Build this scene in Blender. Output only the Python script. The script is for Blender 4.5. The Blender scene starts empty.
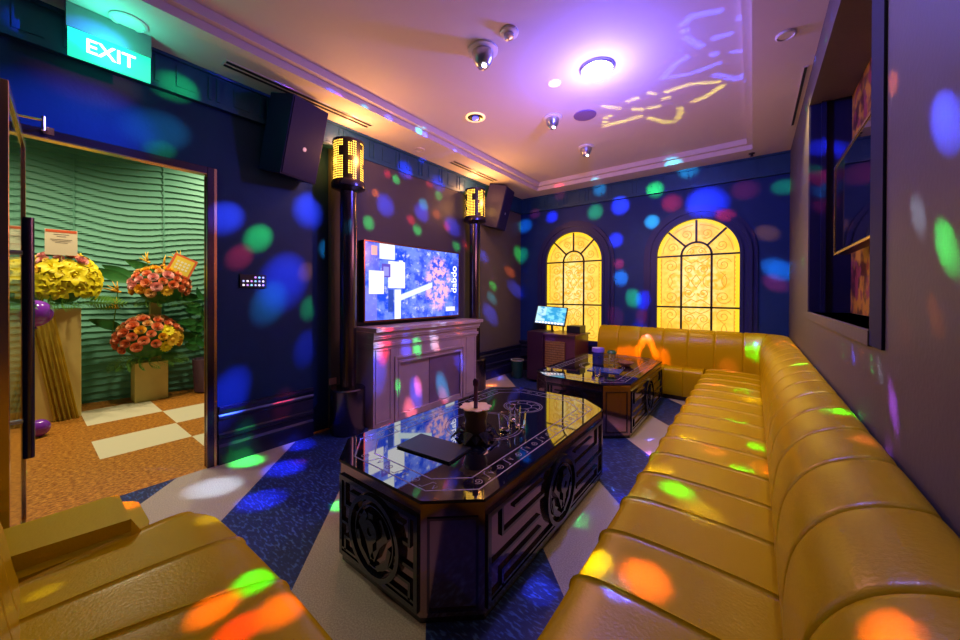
import bpy, bmesh, math, random
from mathutils import Vector, Matrix
C = bpy.context.scene.collection
PI = math.pi
rnd = random.Random(7)
XL, XR, YB, YF, H, HT = -3.16, 0.32, 5.25, -0.28, 2.885, 3.0

# ------------------------------------------------------------ materials
def mat(name, col, rough=.5, metal=0., emit=None, es=0., bump=0., bscale=40., vary=0., vscale=8., coat=0., trans=0., ior=1.45, spec=.5):
    m = bpy.data.materials.new(name); m.use_nodes = True
    nt = m.node_tree; b = nt.nodes['Principled BSDF']
    b.inputs['Base Color'].default_value = (*col, 1)
    b.inputs['Roughness'].default_value = rough
    b.inputs['Metallic'].default_value = metal
    b.inputs['IOR'].default_value = ior
    b.inputs['Specular IOR Level'].default_value = spec
    b.inputs['Coat Weight'].default_value = coat
    b.inputs['Coat Roughness'].default_value = .05
    b.inputs['Transmission Weight'].default_value = trans
    if emit:
        b.inputs['Emission Color'].default_value = (*emit, 1); b.inputs['Emission Strength'].default_value = es
    tc = nt.nodes.new('ShaderNodeTexCoord')
    if vary:
        n = nt.nodes.new('ShaderNodeTexNoise'); n.inputs['Scale'].default_value = vscale; n.inputs['Detail'].default_value = 5
        nt.links.new(tc.outputs['Object'], n.inputs['Vector'])
        mx = nt.nodes.new('ShaderNodeMix'); mx.data_type = 'RGBA'
        mx.inputs[6].default_value = (*[c*(1-vary) for c in col], 1); mx.inputs[7].default_value = (*[min(1, c*(1+vary)) for c in col], 1)
        nt.links.new(n.outputs['Fac'], mx.inputs[0]); nt.links.new(mx.outputs[2], b.inputs['Base Color'])
    if bump:
        n = nt.nodes.new('ShaderNodeTexNoise'); n.inputs['Scale'].default_value = bscale; n.inputs['Detail'].default_value = 4
        nt.links.new(tc.outputs['Object'], n.inputs['Vector'])
        bp = nt.nodes.new('ShaderNodeBump'); bp.inputs['Strength'].default_value = bump; bp.inputs['Distance'].default_value = .01
        nt.links.new(n.outputs['Fac'], bp.inputs['Height']); nt.links.new(bp.outputs[0], b.inputs['Normal'])
    return m

class N:
    """small node helper"""
    def __init__(s, m): s.m = m; s.t = m.node_tree; s.b = s.t.nodes.get('Principled BSDF')
    def new(s, typ, **k):
        n = s.t.nodes.new(typ)
        for a, v in k.items(): setattr(n, a, v)
        return n
    def put(s, sock, v):
        if isinstance(v, bpy.types.NodeSocket): s.t.links.new(v, sock)
        elif v is not None: sock.default_value = v
    def math(s, op, a, b=None, c=None):
        n = s.new('ShaderNodeMath', operation=op); s.put(n.inputs[0], a)
        if b is not None: s.put(n.inputs[1], b)
        if c is not None: s.put(n.inputs[2], c)
        return n.outputs[0]
    def mix(s, f, a, b):
        n = s.new('ShaderNodeMix', data_type='RGBA'); s.put(n.inputs[0], f)
        s.put(n.inputs[6], (*a, 1) if isinstance(a, tuple) and len(a) == 3 else a); s.put(n.inputs[7], (*b, 1) if isinstance(b, tuple) and len(b) == 3 else b)
        return n.outputs[2]
    def noise(s, vec, scale, detail=4, rough=.5):
        n = s.new('ShaderNodeTexNoise'); s.put(n.inputs['Vector'], vec); n.inputs['Scale'].default_value = scale
        n.inputs['Detail'].default_value = detail; n.inputs['Roughness'].default_value = rough; return n.outputs['Fac']
    def step(s, v, a, b):
        n = s.new('ShaderNodeMapRange', interpolation_type='SMOOTHSTEP'); s.put(n.inputs[0], v)
        n.inputs[1].default_value = a; n.inputs[2].default_value = b; return n.outputs[0]
    def xyz(s, kind='Object'):
        tc = s.new('ShaderNodeTexCoord'); sp = s.new('ShaderNodeSeparateXYZ'); s.t.links.new(tc.outputs[kind], sp.inputs[0])
        return tc.outputs[kind], sp.outputs[0], sp.outputs[1], sp.outputs[2]
    def bump(s, h, st=.5, d=.01):
        n = s.new('ShaderNodeBump'); n.inputs['Strength'].default_value = st; n.inputs['Distance'].default_value = d
        s.put(n.inputs['Height'], h); s.t.links.new(n.outputs[0], s.b.inputs['Normal'])

M = {}
M['navy'] = mat('navy wall vinyl', (.007, .028, .085), .45, bump=.08, bscale=60, vary=.15, spec=.25)
M['navyback'] = mat('lit navy wall vinyl', (.008, .032, .165), .45, bump=.08, bscale=60, vary=.15, spec=.25)  # navy vinyl made bluer, the window and wash light put into its colour
M['grey'] = mat('grey brown wall tone', (.10, .086, .082), .5, bump=.07, bscale=60, spec=.3, vary=.08)
M['ceil'] = mat('ceiling paint', (.62, .55, .56), .75, bump=.04, bscale=30)
M['frieze'] = mat('teal blue frieze', (.014, .065, .16), .38, metal=.2, vary=.3, vscale=6)
M['skirt'] = mat('dark navy lacquer', (.010, .012, .045), .33)
M['sofa'] = mat('mustard yellow leather', (.48, .325, .001), .27, bump=.10, bscale=110, vary=.05, vscale=5, spec=.32)
M['plinth'] = mat('sofa plinth', (.05, .03, .01), .5)
M['marble'] = mat('pinkish grey marble', (.42, .33, .38), .25, vary=.18, vscale=5)
M['post'] = mat('dark gunmetal post', (.10, .08, .12), .22, metal=.95)
M['brass'] = mat('brass', (.8, .5, .22), .25, metal=1)
M['blackglass'] = mat('black table glass', (.004, .004, .010), .03, ior=2.5, spec=.9)
M['bronze'] = mat('dark bronze mirror', (.30, .20, .22), .09, metal=.92, vary=.08, vscale=3)
M['trimblack'] = mat('black lacquer', (.008, .008, .018), .12, coat=.6)
M['inlay'] = mat('silver inlay line', (.20, .19, .32), .35, metal=.3)
M['black'] = mat('black plastic', (.01, .01, .014), .35)
M['speaker'] = mat('speaker cabinet vinyl', (.012, .009, .06), .45, bump=.1, bscale=200, spec=.25)
M['grille'] = mat('speaker grille', (.012, .010, .07), .6, bump=.2, bscale=400, spec=.15)
M['silver'] = mat('brushed silver', (.5, .5, .55), .28, metal=.9)
M['whiteplastic'] = mat('white plastic', (.7, .66, .68), .4)
M['glass'] = mat('clear glass', (1, 1, 1), .02, trans=1, ior=1.45)
M['doorglass'] = mat('door glass', (.9, .95, .92), .02, trans=1, ior=1.05)
M['pebble'] = mat('dark maroon cabinet', (.10, .022, .035), .3, coat=.3)
M['leaf'] = mat('dark green leaf', (.03, .16, .03), .45, vary=.4, vscale=12)
M['palm'] = mat('palm leaf', (.10, .28, .03), .5, vary=.3, vscale=12)
M['purple'] = mat('purple foil balloon', (.22, .03, .5), .12, coat=.6)

def floor_mat():
    m = mat('room floor', (.3, .3, .3), .38); n = N(m); vec, x, y, z = n.xyz()
    s = n.math('ADD', n.math('ADD', x, y), .855 + 16.36)
    fr = n.math('FRACT', n.math('DIVIDE', s, 1.636))
    f = n.math('LESS_THAN', fr, .5)
    sp = n.noise(vec, 160, 2); g = n.noise(vec, 45, 3)
    cream = n.mix(n.step(sp, .35, .7), (.36, .30, .26), (.52, .45, .38))
    # woven fleck: stretched noise
    mp = n.new('ShaderNodeMapping'); n.t.links.new(vec, mp.inputs[0]); mp.inputs['Scale'].default_value = (1, 3, 1); mp.inputs['Rotation'].default_value = (0, 0, .5)
    fl = n.noise(mp.outputs[0], 26, 3)
    blue = n.mix(n.step(fl, .50, .66), (.008, .016, .10), (.05, .11, .36))
    n.put(n.b.inputs['Base Color'], n.mix(f, blue, cream))
    n.bump(n.mix(f, fl, sp), .25, .004)
    return m
M['floor'] = floor_mat()
def hall_floor_mat():
    m = mat('hall floor', (.4, .2, .05), .4); n = N(m); vec, x, y, z = n.xyz()
    mp = n.new('ShaderNodeMapping'); n.t.links.new(vec, mp.inputs[0]); mp.inputs['Scale'].default_value = (1.6, 1, 1)
    f = n.noise(mp.outputs[0], 38, 4, .7)
    base = n.mix(n.step(f, .35, .68), (.26, .075, .008), (.72, .30, .04))
    def rect(x0, x1, y0, y1):
        a = n.math('MULTIPLY', n.math('GREATER_THAN', x, x0), n.math('LESS_THAN', x, x1))
        b = n.math('MULTIPLY', n.math('GREATER_THAN', y, y0), n.math('LESS_THAN', y, y1))
        return n.math('MULTIPLY', a, b)
    k = None
    for r in ((-5.72, -5.06, .40, .95), (-4.50, -3.97, .38, .945), (-5.06, -4.50, .95, 1.6), (-3.97, -3.4, .945, 1.6)):
        q = rect(*r); k = q if k is None else n.math('MAXIMUM', k, q)
    n.put(n.b.inputs['Base Color'], n.mix(k, base, (.80, .72, .50)))
    return m
M['hallfloor'] = hall_floor_mat()
M['wave'] = mat('green wave wall', (.12, .36, .25), .55, vary=.06, vscale=3)

def window_mat():
    m = mat('amber stained glass', (.3, .2, .05), .3); n = N(m); vec, x, y, z = n.xyz()
    a = n.noise(vec, 3.2, 2); b = n.noise(vec, 18, 3)
    c = n.mix(n.step(a, .36, .62), (1.0, .52, .025), (1.0, .66, .07))
    r = n.math('SQRT', n.math('ADD', n.math('POWER', n.math('MULTIPLY', x, 2.2), 2), n.math('POWER', n.math('MULTIPLY', n.math('SUBTRACT', z, 1.45), 1.1), 2)))
    c2 = n.mix(n.math('MULTIPLY', n.step(r, .95, .1), n.step(b, .38, .6)), c, (1.0, .80, .30))
    n.put(n.b.inputs['Emission Color'], c2)
    n.put(n.b.inputs['Emission Strength'], n.math('MULTIPLY_ADD', b, .7, .75))
    return m
M['amber'] = window_mat()
M['amberline'] = mat('amber painted scroll', (.3, .15, .02), .4, emit=(.90, .42, .02), es=.78)
M['amberedge'] = mat('yellow glass border', (.3, .2, .02), .4, emit=(1, .66, .02), es=1.15)
M['lead'] = mat('dark lead came', (.02, .012, .01), .4)

def led_mat():
    m = mat('amber LED mesh', (.02, .015, .01), .4); n = N(m); vec, u, v, _ = n.xyz('UV')
    cu = n.math('FRACT', n.math('MULTIPLY', u, 42)); cv = n.math('FRACT', n.math('MULTIPLY', v, 17))
    iu = n.math('FLOOR', n.math('MULTIPLY', u, 42)); iv = n.math('FLOOR', n.math('MULTIPLY', v, 17))
    du = n.math('POWER', n.math('SUBTRACT', cu, .5), 2); dv = n.math('POWER', n.math('SUBTRACT', cv, .5), 2)
    dot = n.step(n.math('SQRT', n.math('ADD', du, dv)), .36, .24)
    cb = n.new('ShaderNodeCombineXYZ'); n.put(cb.inputs[0], n.math('FLOOR', n.math('DIVIDE', iu, 2))); n.put(cb.inputs[1], n.math('FLOOR', n.math('DIVIDE', iv, 2)))
    nz = n.noise(cb.outputs[0], .55, 2)
    g = n.step(nz, .40, .43)
    cross = n.math('LESS_THAN', n.math('FRACT', n.math('DIVIDE', iu, 9)), .12)
    g = n.math('MULTIPLY', g, n.math('SUBTRACT', 1, cross))
    n.put(n.b.inputs['Emission Color'], (1, .55, .06, 1))
    n.put(n.b.inputs['Emission Strength'], n.math('MULTIPLY', n.math('MULTIPLY', dot, g), 4.5))
    return m
M['led'] = led_mat()

def tv_mat():
    m = mat('television picture', (.01, .01, .02), .15); n = N(m); vec, u, v, _ = n.xyz('UV')
    mp = n.new('ShaderNodeMapping'); n.t.links.new(vec, mp.inputs[0]); mp.inputs['Scale'].default_value = (1.7, 1, 1)
    a = n.noise(mp.outputs[0], 4.5, 4, .6); b = n.noise(mp.outputs[0], 11, 4, .65)
    c = n.mix(n.step(a, .40, .60), (.01, .07, .80), (.16, .26, 1.0))
    c = n.mix(n.step(b, .54, .72), c, (.70, .74, 1.0))
    def rect(x0, x1, y0, y1, s=.004):
        p = n.math('MULTIPLY', n.step(u, x0-s, x0+s), n.step(u, x1+s, x1-s))
        q = n.math('MULTIPLY', n.step(v, y0-s, y0+s), n.step(v, y1+s, y1-s)); return n.math('MULTIPLY', p, q)
    du = n.math('POWER', n.math('DIVIDE', n.math('SUBTRACT', u, .73), .17), 2); dv = n.math('POWER', n.math('DIVIDE', n.math('SUBTRACT', v, .5), .45), 2)
    c = n.mix(n.math('MULTIPLY', n.step(n.math('ADD', du, dv), 1.1, .4), n.step(b, .42, .56)), c, (1.0, .50, .66))
    for x0, x1, y0, y1, cc, k in ((0, .10, 0, .42, (.22, .22, .9), .7), (.12, .26, .80, 1, (.95, 1, .98), 1), (.0, .12, .62, .98, (.20, .20, .8), .5),
                                  (.05, .10, .84, .96, (1, .45, .35), .9), (.20, .36, .42, .78, (1, 1, 1), 1), (.30, .34, .72, .80, (1, 1, 1), 1), (.14, .22, .56, .74, (.12, .08, .55), 1), (.155, .205, .58, .70, (.3, .3, .9), 1),
                                  (.20, .25, .10, .40, (.02, .06, .4), .9), (.26, .32, .0, .40, (.95, 1, 1), 1), (.03, .16, .34, .64, (.95, .95, 1), 1),
                                  (.36, .46, .34, .40, (.05, .2, .7), .8), (.92, 1, 0, .9, (.02, .04, .55), .6), (.83, .95, .07, .14, (1, 1, 1), .85)):
        c = n.mix(n.math('MULTIPLY', rect(x0, x1, y0, y1), k), c, cc)
    ln = n.math('ABSOLUTE', n.math('SUBTRACT', v, n.math('MULTIPLY_ADD', n.math('SUBTRACT', u, .3), .55, .28)))
    c = n.mix(n.math('MULTIPLY', n.step(ln, .05, .03), rect(.30, .66, 0, 1)), c, (.8, .95, 1))
    n.put(n.b.inputs['Emission Color'], c); n.b.inputs['Emission Strength'].default_value = 1.25
    return m
M['tv'] = tv_mat()
def kiosk_mat():
    m = mat('kiosk picture', (.01, .01, .02), .15); n = N(m); vec, u, v, _ = n.xyz('UV')
    a = n.noise(vec, 4, 2)
    c = n.mix(n.step(a, .42, .6), (.02, .38, .75), (.25, .80, 1.0))
    c = n.mix(n.math('MULTIPLY', n.step(u, .34, .30), n.step(a, .35, .5)), c, (.55, .90, 1.0))
    c = n.mix(n.step(v, .16, .12), c, (.35, .55, .85))
    n.put(n.b.inputs['Emission Color'], c); n.b.inputs['Emission Strength'].default_value = 1.1
    return m
M['kiosk'] = kiosk_mat()
def niche_mat():
    m = mat('gilded patchwork panel', (.6, .35, .08), .3); n = N(m); vec, x, y, z = n.xyz()
    a = n.noise(vec, 7, 4); b = n.noise(vec, 11, 3)
    c = n.mix(n.step(a, .42, .56), (.16, .05, .05), (.85, .42, .06)); c = n.mix(n.step(b, .54, .62), c, (.5, .10, .14))
    n.put(n.b.inputs['Base Color'], c); n.b.inputs['Metallic'].default_value = .5
    return m
M['niche'] = niche_mat()
M['exitgreen'] = mat('exit green', (.02, .3, .2), .3, emit=(.02, .75, .42), es=1.25)
M['exitwhite'] = mat('exit white', (.8, .8, .8), .3, emit=(1, 1, 1), es=1.6)
M['lens'] = mat('lit disco lens', (.8, .8, .9), .2, emit=(.62, .66, 1), es=60)
M['lenssmall'] = mat('lit lamp lens', (.8, .8, .9), .2, emit=(.95, .95, 1), es=9)
M['warmlens'] = mat('warm lit ring', (.8, .6, .4), .3, emit=(1, .62, .25), es=1.4)
M['gold_cloth'] = mat('yellow wrapping fabric', (.85, .62, .08), .5, vary=.25, vscale=14)
M['kraft'] = mat('beige box', (.68, .52, .16), .6, vary=.1)

# ------------------------------------------------------------ mesh helpers
def add_box(bm, a, b, bev=0., mi=0):
    a, b = [min(p, q) for p, q in zip(a, b)], [max(p, q) for p, q in zip(a, b)]
    g = bmesh.ops.create_cube(bm, size=1)
    for v in g['verts']: v.co = Vector([(a[i]+b[i])/2 + v.co[i]*(b[i]-a[i]) for i in range(3)])
    fs = list({f for v in g['verts'] for f in v.link_faces})
    for f in fs: f.material_index = mi
    if bev:
        es = list({e for v in g['verts'] for e in v.link_edges})
        r = bmesh.ops.bevel(bm, geom=es, offset=bev, segments=3, profile=.7, affect='EDGES')
        for f in r['faces']: f.material_index = mi
def add_tube(bm, pts, r, n=12, r2=None, cap=True):
    pts = [Vector(p) for p in pts]; rings = []
    for i, p in enumerate(pts):
        t = (pts[min(i+1, len(pts)-1)] - pts[max(i-1, 0)]).normalized()
        u = t.orthogonal().normalized() if i == 0 else (u - t*u.dot(t)).normalized()
        w = t.cross(u); rr = r if r2 is None else r + (r2-r)*i/(len(pts)-1)
        rings.append([bm.verts.new(p + (u*math.cos(2*PI*k/n) + w*math.sin(2*PI*k/n))*rr) for k in range(n)])
    for a, b in zip(rings, rings[1:]):
        for k in range(n): bm.faces.new((a[k], a[(k+1) % n], b[(k+1) % n], b[k]))
    if cap: bm.faces.new(rings[0][::-1]); bm.faces.new(rings[-1])
def add_lathe(bm, prof, c=(0, 0, 0), n=32, cap=True):
    rings = []
    for r, z in prof: rings.append([bm.verts.new((c[0]+r*math.cos(2*PI*k/n), c[1]+r*math.sin(2*PI*k/n), c[2]+z)) for k in range(n)])
    for a, b in zip(rings, rings[1:]):
        for k in range(n): bm.faces.new((a[k], a[(k+1) % n], b[(k+1) % n], b[k]))
    if cap: bm.faces.new(rings[0][::-1]); bm.faces.new(rings[-1])
def add_prism(bm, poly, z0, z1, fmap=None, bev=0):
    fmap = fmap or (lambda x, y, z: (x, y, z))
    lo = [bm.verts.new(fmap(x, y, z0)) for x, y in poly]; hi = [bm.verts.new(fmap(x, y, z1)) for x, y in poly]
    n = len(poly)
    bm.faces.new(lo[::-1]); bm.faces.new(hi)
    for i in range(n): bm.faces.new((lo[i], lo[(i+1) % n], hi[(i+1) % n], hi[i]))
    if bev:
        es = [e for v in hi for e in v.link_edges if e.other_vert(v) in hi]
        bmesh.ops.bevel(bm, geom=list(set(es)), offset=bev, segments=2, affect='EDGES')
def ribbon(bm, pts, w, fmap, h=.002, z0=0., closed=False):
    """a raised strip along a 2-D polyline, laid on the plane given by fmap(u, v, height)"""
    P = [Vector((p[0], p[1])) for p in pts]; n = len(P); L = []; R = []
    for i in range(n):
        a = P[(i-1) % n] if closed or i else P[0]; b = P[(i+1) % n] if closed or i < n-1 else P[-1]
        p = P[i]; d1 = (p-a); d2 = (b-p)
        if d1.length < 1e-9: d1 = d2
        if d2.length < 1e-9: d2 = d1
        d1 = d1.normalized(); d2 = d2.normalized()
        n1 = Vector((-d1.y, d1.x)); n2 = Vector((-d2.y, d2.x)); m = (n1+n2)
        m = m.normalized() if m.length > 1e-6 else n1
        k = w/2/max(.4, m.dot(n1)); L.append(p+m*k); R.append(p-m*k)
    v = [[bm.verts.new(fmap(q.x, q.y, zz)) for q in S] for S, zz in ((L, z0), (R, z0), (L, z0+h), (R, z0+h))]
    rng = range(n) if closed else range(n-1)
    for i in rng:
        j = (i+1) % n
        for a, b in ((2, 3), (3, 1), (0, 2), (1, 0)):
            bm.faces.new((v[a][i], v[a][j], v[b][j], v[b][i]))
    if not closed:
        for i in (0, n-1): bm.faces.new((v[0][i], v[1][i], v[3][i], v[2][i]))
def arc(cx, cy, r, a0, a1, n=16, ry=None):
    ry = ry or r
    return [(cx+r*math.cos(a0+(a1-a0)*i/n), cy+ry*math.sin(a0+(a1-a0)*i/n)) for i in range(n+1)]
def spiral(cx, cy, r, a0, turns, n=26, rin=.15):
    return [(cx+(r*(1-(1-rin)*i/n))*math.cos(a0+turns*2*PI*i/n), cy+(r*(1-(1-rin)*i/n))*math.sin(a0+turns*2*PI*i/n)) for i in range(n+1)]
def obj(name, bm, m, parent=None, smooth=False, loc=None):
    bmesh.ops.recalc_face_normals(bm, faces=bm.faces[:])
    me = bpy.data.meshes.new(name); bm.to_mesh(me); bm.free()
    for x in (m if isinstance(m, (list, tuple)) else [m]): me.materials.append(x)
    if smooth: me.shade_smooth()
    o = bpy.data.objects.new(name, me); C.objects.link(o)
    if smooth == 'auto':
        me.shade_smooth(); me.set_sharp_from_angle(angle=math.radians(35))
    if parent: o.parent = parent
    if loc: o.location = loc
    return o
def tag(o, label=None, cat=None, group=None, kind=None):
    if label: o['label'] = label
    if cat: o['category'] = cat
    if group: o['group'] = group
    if kind: o['kind'] = kind
    return o
def thing(name, label, cat, loc=(0, 0, 0), rz=0, group=None):
    o = bpy.data.objects.new(name, None); C.objects.link(o); o.location = loc; o.rotation_euler = (0, 0, rz); o.empty_display_size = .1
    return tag(o, label, cat, group)
def B(): return bmesh.new()
def box(a, b, bev=0.):
    bm = B(); add_box(bm, a, b, bev); return bm
def tube(pts, r, n=12, r2=None):
    bm = B(); add_tube(bm, pts, r, n, r2); return bm
def lathe(prof, c=(0, 0, 0), n=32):
    bm = B(); add_lathe(bm, prof, c, n); return bm
def struct(name, bm, m, parent=None, label=None, cat=None, **k):
    o = obj(name, bm, m, parent, **k)
    if not parent: o['kind'] = 'structure'
    if label: o['label'] = label
    if cat: o['category'] = cat
    return o
def copy_tree(o, parent=None):
    c = o.copy(); C.objects.link(c); c.parent = parent
    for ch in [x for x in bpy.data.objects if x.parent == o]: copy_tree(ch, c)
    return c
def quad_uv(name, p00, p10, p11, p01, m, parent=None):
    bm = B(); uv = bm.loops.layers.uv.new('UVMap')
    vs = [bm.verts.new(p) for p in (p00, p10, p11, p01)]; f = bm.faces.new(vs)
    for l, t in zip(f.loops, ((0, 0), (1, 0), (1, 1), (0, 1))): l[uv].uv = t
    me = bpy.data.meshes.new(name); bm.to_mesh(me); bm.free(); me.materials.append(m)
    o = bpy.data.objects.new(name, me); C.objects.link(o)
    if parent: o.parent = parent
    return o
def text(name, s, size, m, mtx, parent=None, depth=.002, bold=0.):
    cu = bpy.data.curves.new(name, 'FONT'); cu.body = s; cu.size = size; cu.extrude = depth; cu.offset = bold
    cu.align_x = 'CENTER'; cu.align_y = 'CENTER'
    t = bpy.data.objects.new(name, cu); C.objects.link(t)
    bpy.context.view_layer.update()
    me = bpy.data.meshes.new_from_object(t.evaluated_get(bpy.context.evaluated_depsgraph_get()))
    bpy.data.objects.remove(t); me.transform(mtx); me.materials.clear(); me.materials.append(m)
    o = bpy.data.objects.new(name, me); C.objects.link(o)
    if parent: o.parent = parent
    return o
def basis(ux, uy, uz, o):
    return Matrix(((ux[0], uy[0], uz[0], o[0]), (ux[1], uy[1], uz[1], o[1]), (ux[2], uy[2], uz[2], o[2]), (0, 0, 0, 1)))
# ------------------------------------------------------------ the room
bm = B(); add_box(bm, (XL, YF, -.05), (XR+.1, YB, 0)); struct('floor', bm, M['floor'])
bm = B(); add_box(bm, (-6.9, -1.6, -.05), (XL, 3.2, 0)); struct('floor', bm, M['hallfloor'])
# ceiling: lower soffit ring round a raised tray
TX0, TX1, TY0, TY1 = -2.667, -.014, .02, 4.926
bm = B()
for a, b in (((XL-.05, YF-.1), (TX0, YB+.1)), ((TX1, YF-.1), (XR+.3, YB+.1)), ((TX0, YF-.1), (TX1, TY0)), ((TX0, TY1), (TX1, YB+.1))):
    add_box(bm, (*a, H), (*b, H+.25))
# stepped cornice of the tray
for d, z0, z1 in ((0, H+.0, H+.0),):
    pass
s = .05
add_box(bm, (TX0, TY0, H+.055), (TX0+s, TY1, H+.25)); add_box(bm, (TX1-s, TY0, H+.055), (TX1, TY1, H+.25))
add_box(bm, (TX0+s, TY1-s, H+.055), (TX1-s, TY1, H+.25)); add_box(bm, (TX0+s, TY0, H+.055), (TX1-s, TY0+s, H+.25))
add_box(bm, (TX0+s, TY0+s, HT), (TX1-s, TY1-s, HT+.15))
struct('ceiling', bm, M['ceil'])
# left wall with the door opening
DY0, DY1, DZ = -.06, .845, 2.15
bm = B()
add_box(bm, (XL-.05, YF-.1, 0), (XL, DY0, H)); add_box(bm, (XL-.05, DY0, DZ), (XL, DY1, H)); add_box(bm, (XL-.05, DY1, 0), (XL, 1.62, H)); add_box(bm, (XL-.12, 1.62, 0), (XL-.05, 1.80, H))
add_box(bm, (XL-.05, 1.80, 0), (XL, YB+.1, H), mi=1)  # same wallpaper as the near part, its lit greyer tone put into the colour
struct('wall_left', bm, [M['navy'], M['grey']])
# chimney breast panel behind the posts, television and fireplace
bm = B(); add_box(bm, (XL, 1.97, 0), (XL+.035, 3.70, 2.64), .004); struct('trim_1', bm, mat('slate wall panel', (.052, .047, .070), .5, spec=.3, bump=.05))
bm = B(); add_box(bm, (XL-.05, YB, 0), (XR+.3, YB+.12, H)); struct('wall_back', bm, M['navyback'])
bm = B(); add_box(bm, (XL-.05, YF-.12, 0), (XR+.3, YF, H)); struct('wall_front', bm, M['navy'])
# right wall with the recess
NY0, NY1, NZ0, NZ1, NX = 1.755, 3.42, 1.165, 2.62, .52
bm = B()
add_box(bm, (XR, YF-.1, 0), (NX+.05, NY0, H)); add_box(bm, (XR, NY1, 0), (NX+.05, YB+.1, H))
add_box(bm, (XR, NY0, 0), (NX+.05, NY1, NZ0)); add_box(bm, (XR, NY0, NZ1), (NX+.05, NY1, H))
struct('wall_right', bm, M['grey'])
bm = B(); add_box(bm, (NX, NY0, NZ0), (NX+.04, NY1, NZ1)); struct('wall_recess', bm, M['niche'])
# frame of the recess
bm = B()
add_box(bm, (XR-.008, NY0-.145, NZ0-.05), (XR+.0, NY0, H-.01), .002)
add_box(bm, (XR, NY0, NZ0), (NX, NY0+.012, NZ1)); add_box(bm, (XR-.005, NY1-.014, NZ0), (NX, NY1, NZ1)); add_box(bm, (XR+.05, NY1-.035, NZ0), (XR+.075, NY1-.014, NZ1))
struct('trim_2', bm, mat('matt navy frame', (.008, .010, .05), .6, spec=.15))
bm = B(); add_box(bm, (XR-.012, NY0, NZ0-.055), (NX, NY1+.04, NZ0), .004); add_box(bm, (XR-.012, NY1, NZ0), (XR, NY1+.04, NZ1+.05)); add_box(bm, (XR-.012, NY0, NZ1), (XR, NY1+.04, NZ1+.05))
struct('trim_3', bm, M['grey'])
# frieze with pairs of flutes, on three walls
FZ = 2.655
def frieze(name, p, d, ln, nrm):
    """p start corner, d direction of run, nrm into the room"""
    bm = B(); f = lambda u, v, h: (p[0]+d[0]*u+nrm[0]*h, p[1]+d[1]*u+nrm[1]*h, v)
    def bx(u0, u1, z0, z1, h): add_box(bm, f(u0, z0, 0), f(u1, z1, h))
    bx(0, ln, FZ, H, .028); bx(0, ln, FZ-.014, FZ+.012, .042); bx(0, ln, H-.02, H, .05)
    u = .1
    while u < ln-.1:
        for k in (0, .05): bx(u+k, u+k+.022, FZ+.03, H-.035, .036)
        bx(u+.16, u+.27, FZ+.04, H-.05, .033)
        u += .34
    struct(name, bm, M['frieze'])
frieze('trim_4', (XL, YF), (0, 1), YB-YF, (1, 0)); frieze('trim_5', (XL, YB), (1, 0), XR-XL, (0, -1))
# tall moulded skirting
SK = [(.012, 0), (.026, .0), (.026, .13), (.016, .15), (.016, .19), (.034, .20), (.034, .225), (.016, .235), (.016, .33), (.030, .345), (.030, .362), (.020, .375), (.040, .41), (.040, .432), (0, .432), (0, 0)]
def skirt(name, a, b, nrm, k=1.):
    bm = B(); v0 = [bm.verts.new((a[0]+nrm[0]*h, a[1]+nrm[1]*h, z*k)) for h, z in SK]; v1 = [bm.verts.new((b[0]+nrm[0]*h, b[1]+nrm[1]*h, z*k)) for h, z in SK]
    for i in range(len(SK)): j = (i+1) % len(SK); bm.faces.new((v0[i], v0[j], v1[j], v1[i]))
    bm.faces.new(v0); bm.faces.new(v1[::-1]); struct(name, bm, M['skirt'])
skirt('baseboard_left', (XL, .905), (XL, 1.62), (1, 0)); skirt('baseboard_far_left', (XL, 3.92), (XL, YB), (1, 0)); skirt('baseboard_back', (XL, YB), (-1.72, YB), (0, -1), 1.15)

# door frame, glass leaf, handle and closer
d = thing('door_1', None, None); d['kind'] = 'structure'
bm = B(); add_box(bm, (XL-.05, DY1-.006, 0), (XL+.012, DY1+.055, DZ+.05), .004); add_box(bm, (XL-.05, DY0-.05, DZ), (XL+.012, DY1-.006, DZ+.05), .004); add_box(bm, (XL-.05, DY0-.05, 0), (XL+.012, DY0, DZ), .004)
obj('door_frame', bm, M['post'], d)
bm = B(); add_box(bm, (XL+.0, DY1+.034, 0), (XL+.016, DY1+.050, DZ+.046)); add_box(bm, (XL-.05, DY1-.010, 0), (XL-.042, DY1-.004, DZ-.01)); add_box(bm, (XL-.05, DY0, DZ-.006), (XL+.014, DY1-.01, DZ)); obj('gold_edge_and_glint', bm, M['brass'], d)  # gold jamb lines; under the head, brass stands in for a golden reflection
LF = Matrix.Translation((-3.14, .012, 0)) @ Matrix.Rotation(-.055, 4, 'Z') @ Matrix.Translation((3.14, .02, 0))
bm = B(); add_box(bm, (-3.12, -.026, .05), (-2.30, -.014, 2.06)); bm.transform(LF); obj('glass_pane', bm, M['doorglass'], d)
bm = B()
for a, b in (((-3.145, .02), (-3.11, 2.1)), ((-2.30, .02), (-2.275, 2.1)), ((-3.11, .02), (-2.30, .06)), ((-3.11, 2.06), (-2.30, 2.1))): add_box(bm, (a[0], -.034, a[1]), (b[0], -.006, b[1]), .003)
bm.transform(LF); obj('leaf_frame', bm, M['brass'], d)
hd = obj('handle', tube([(-2.44, .026, .58), (-2.44, .026, 1.60)], .017, 14), M['post'], d, smooth='auto')
for z in (.74, 1.45): obj('handle_mount', tube([(-2.44, -.032, z), (-2.44, .020, z)], .009, 10), M['silver'], hd)
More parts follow.
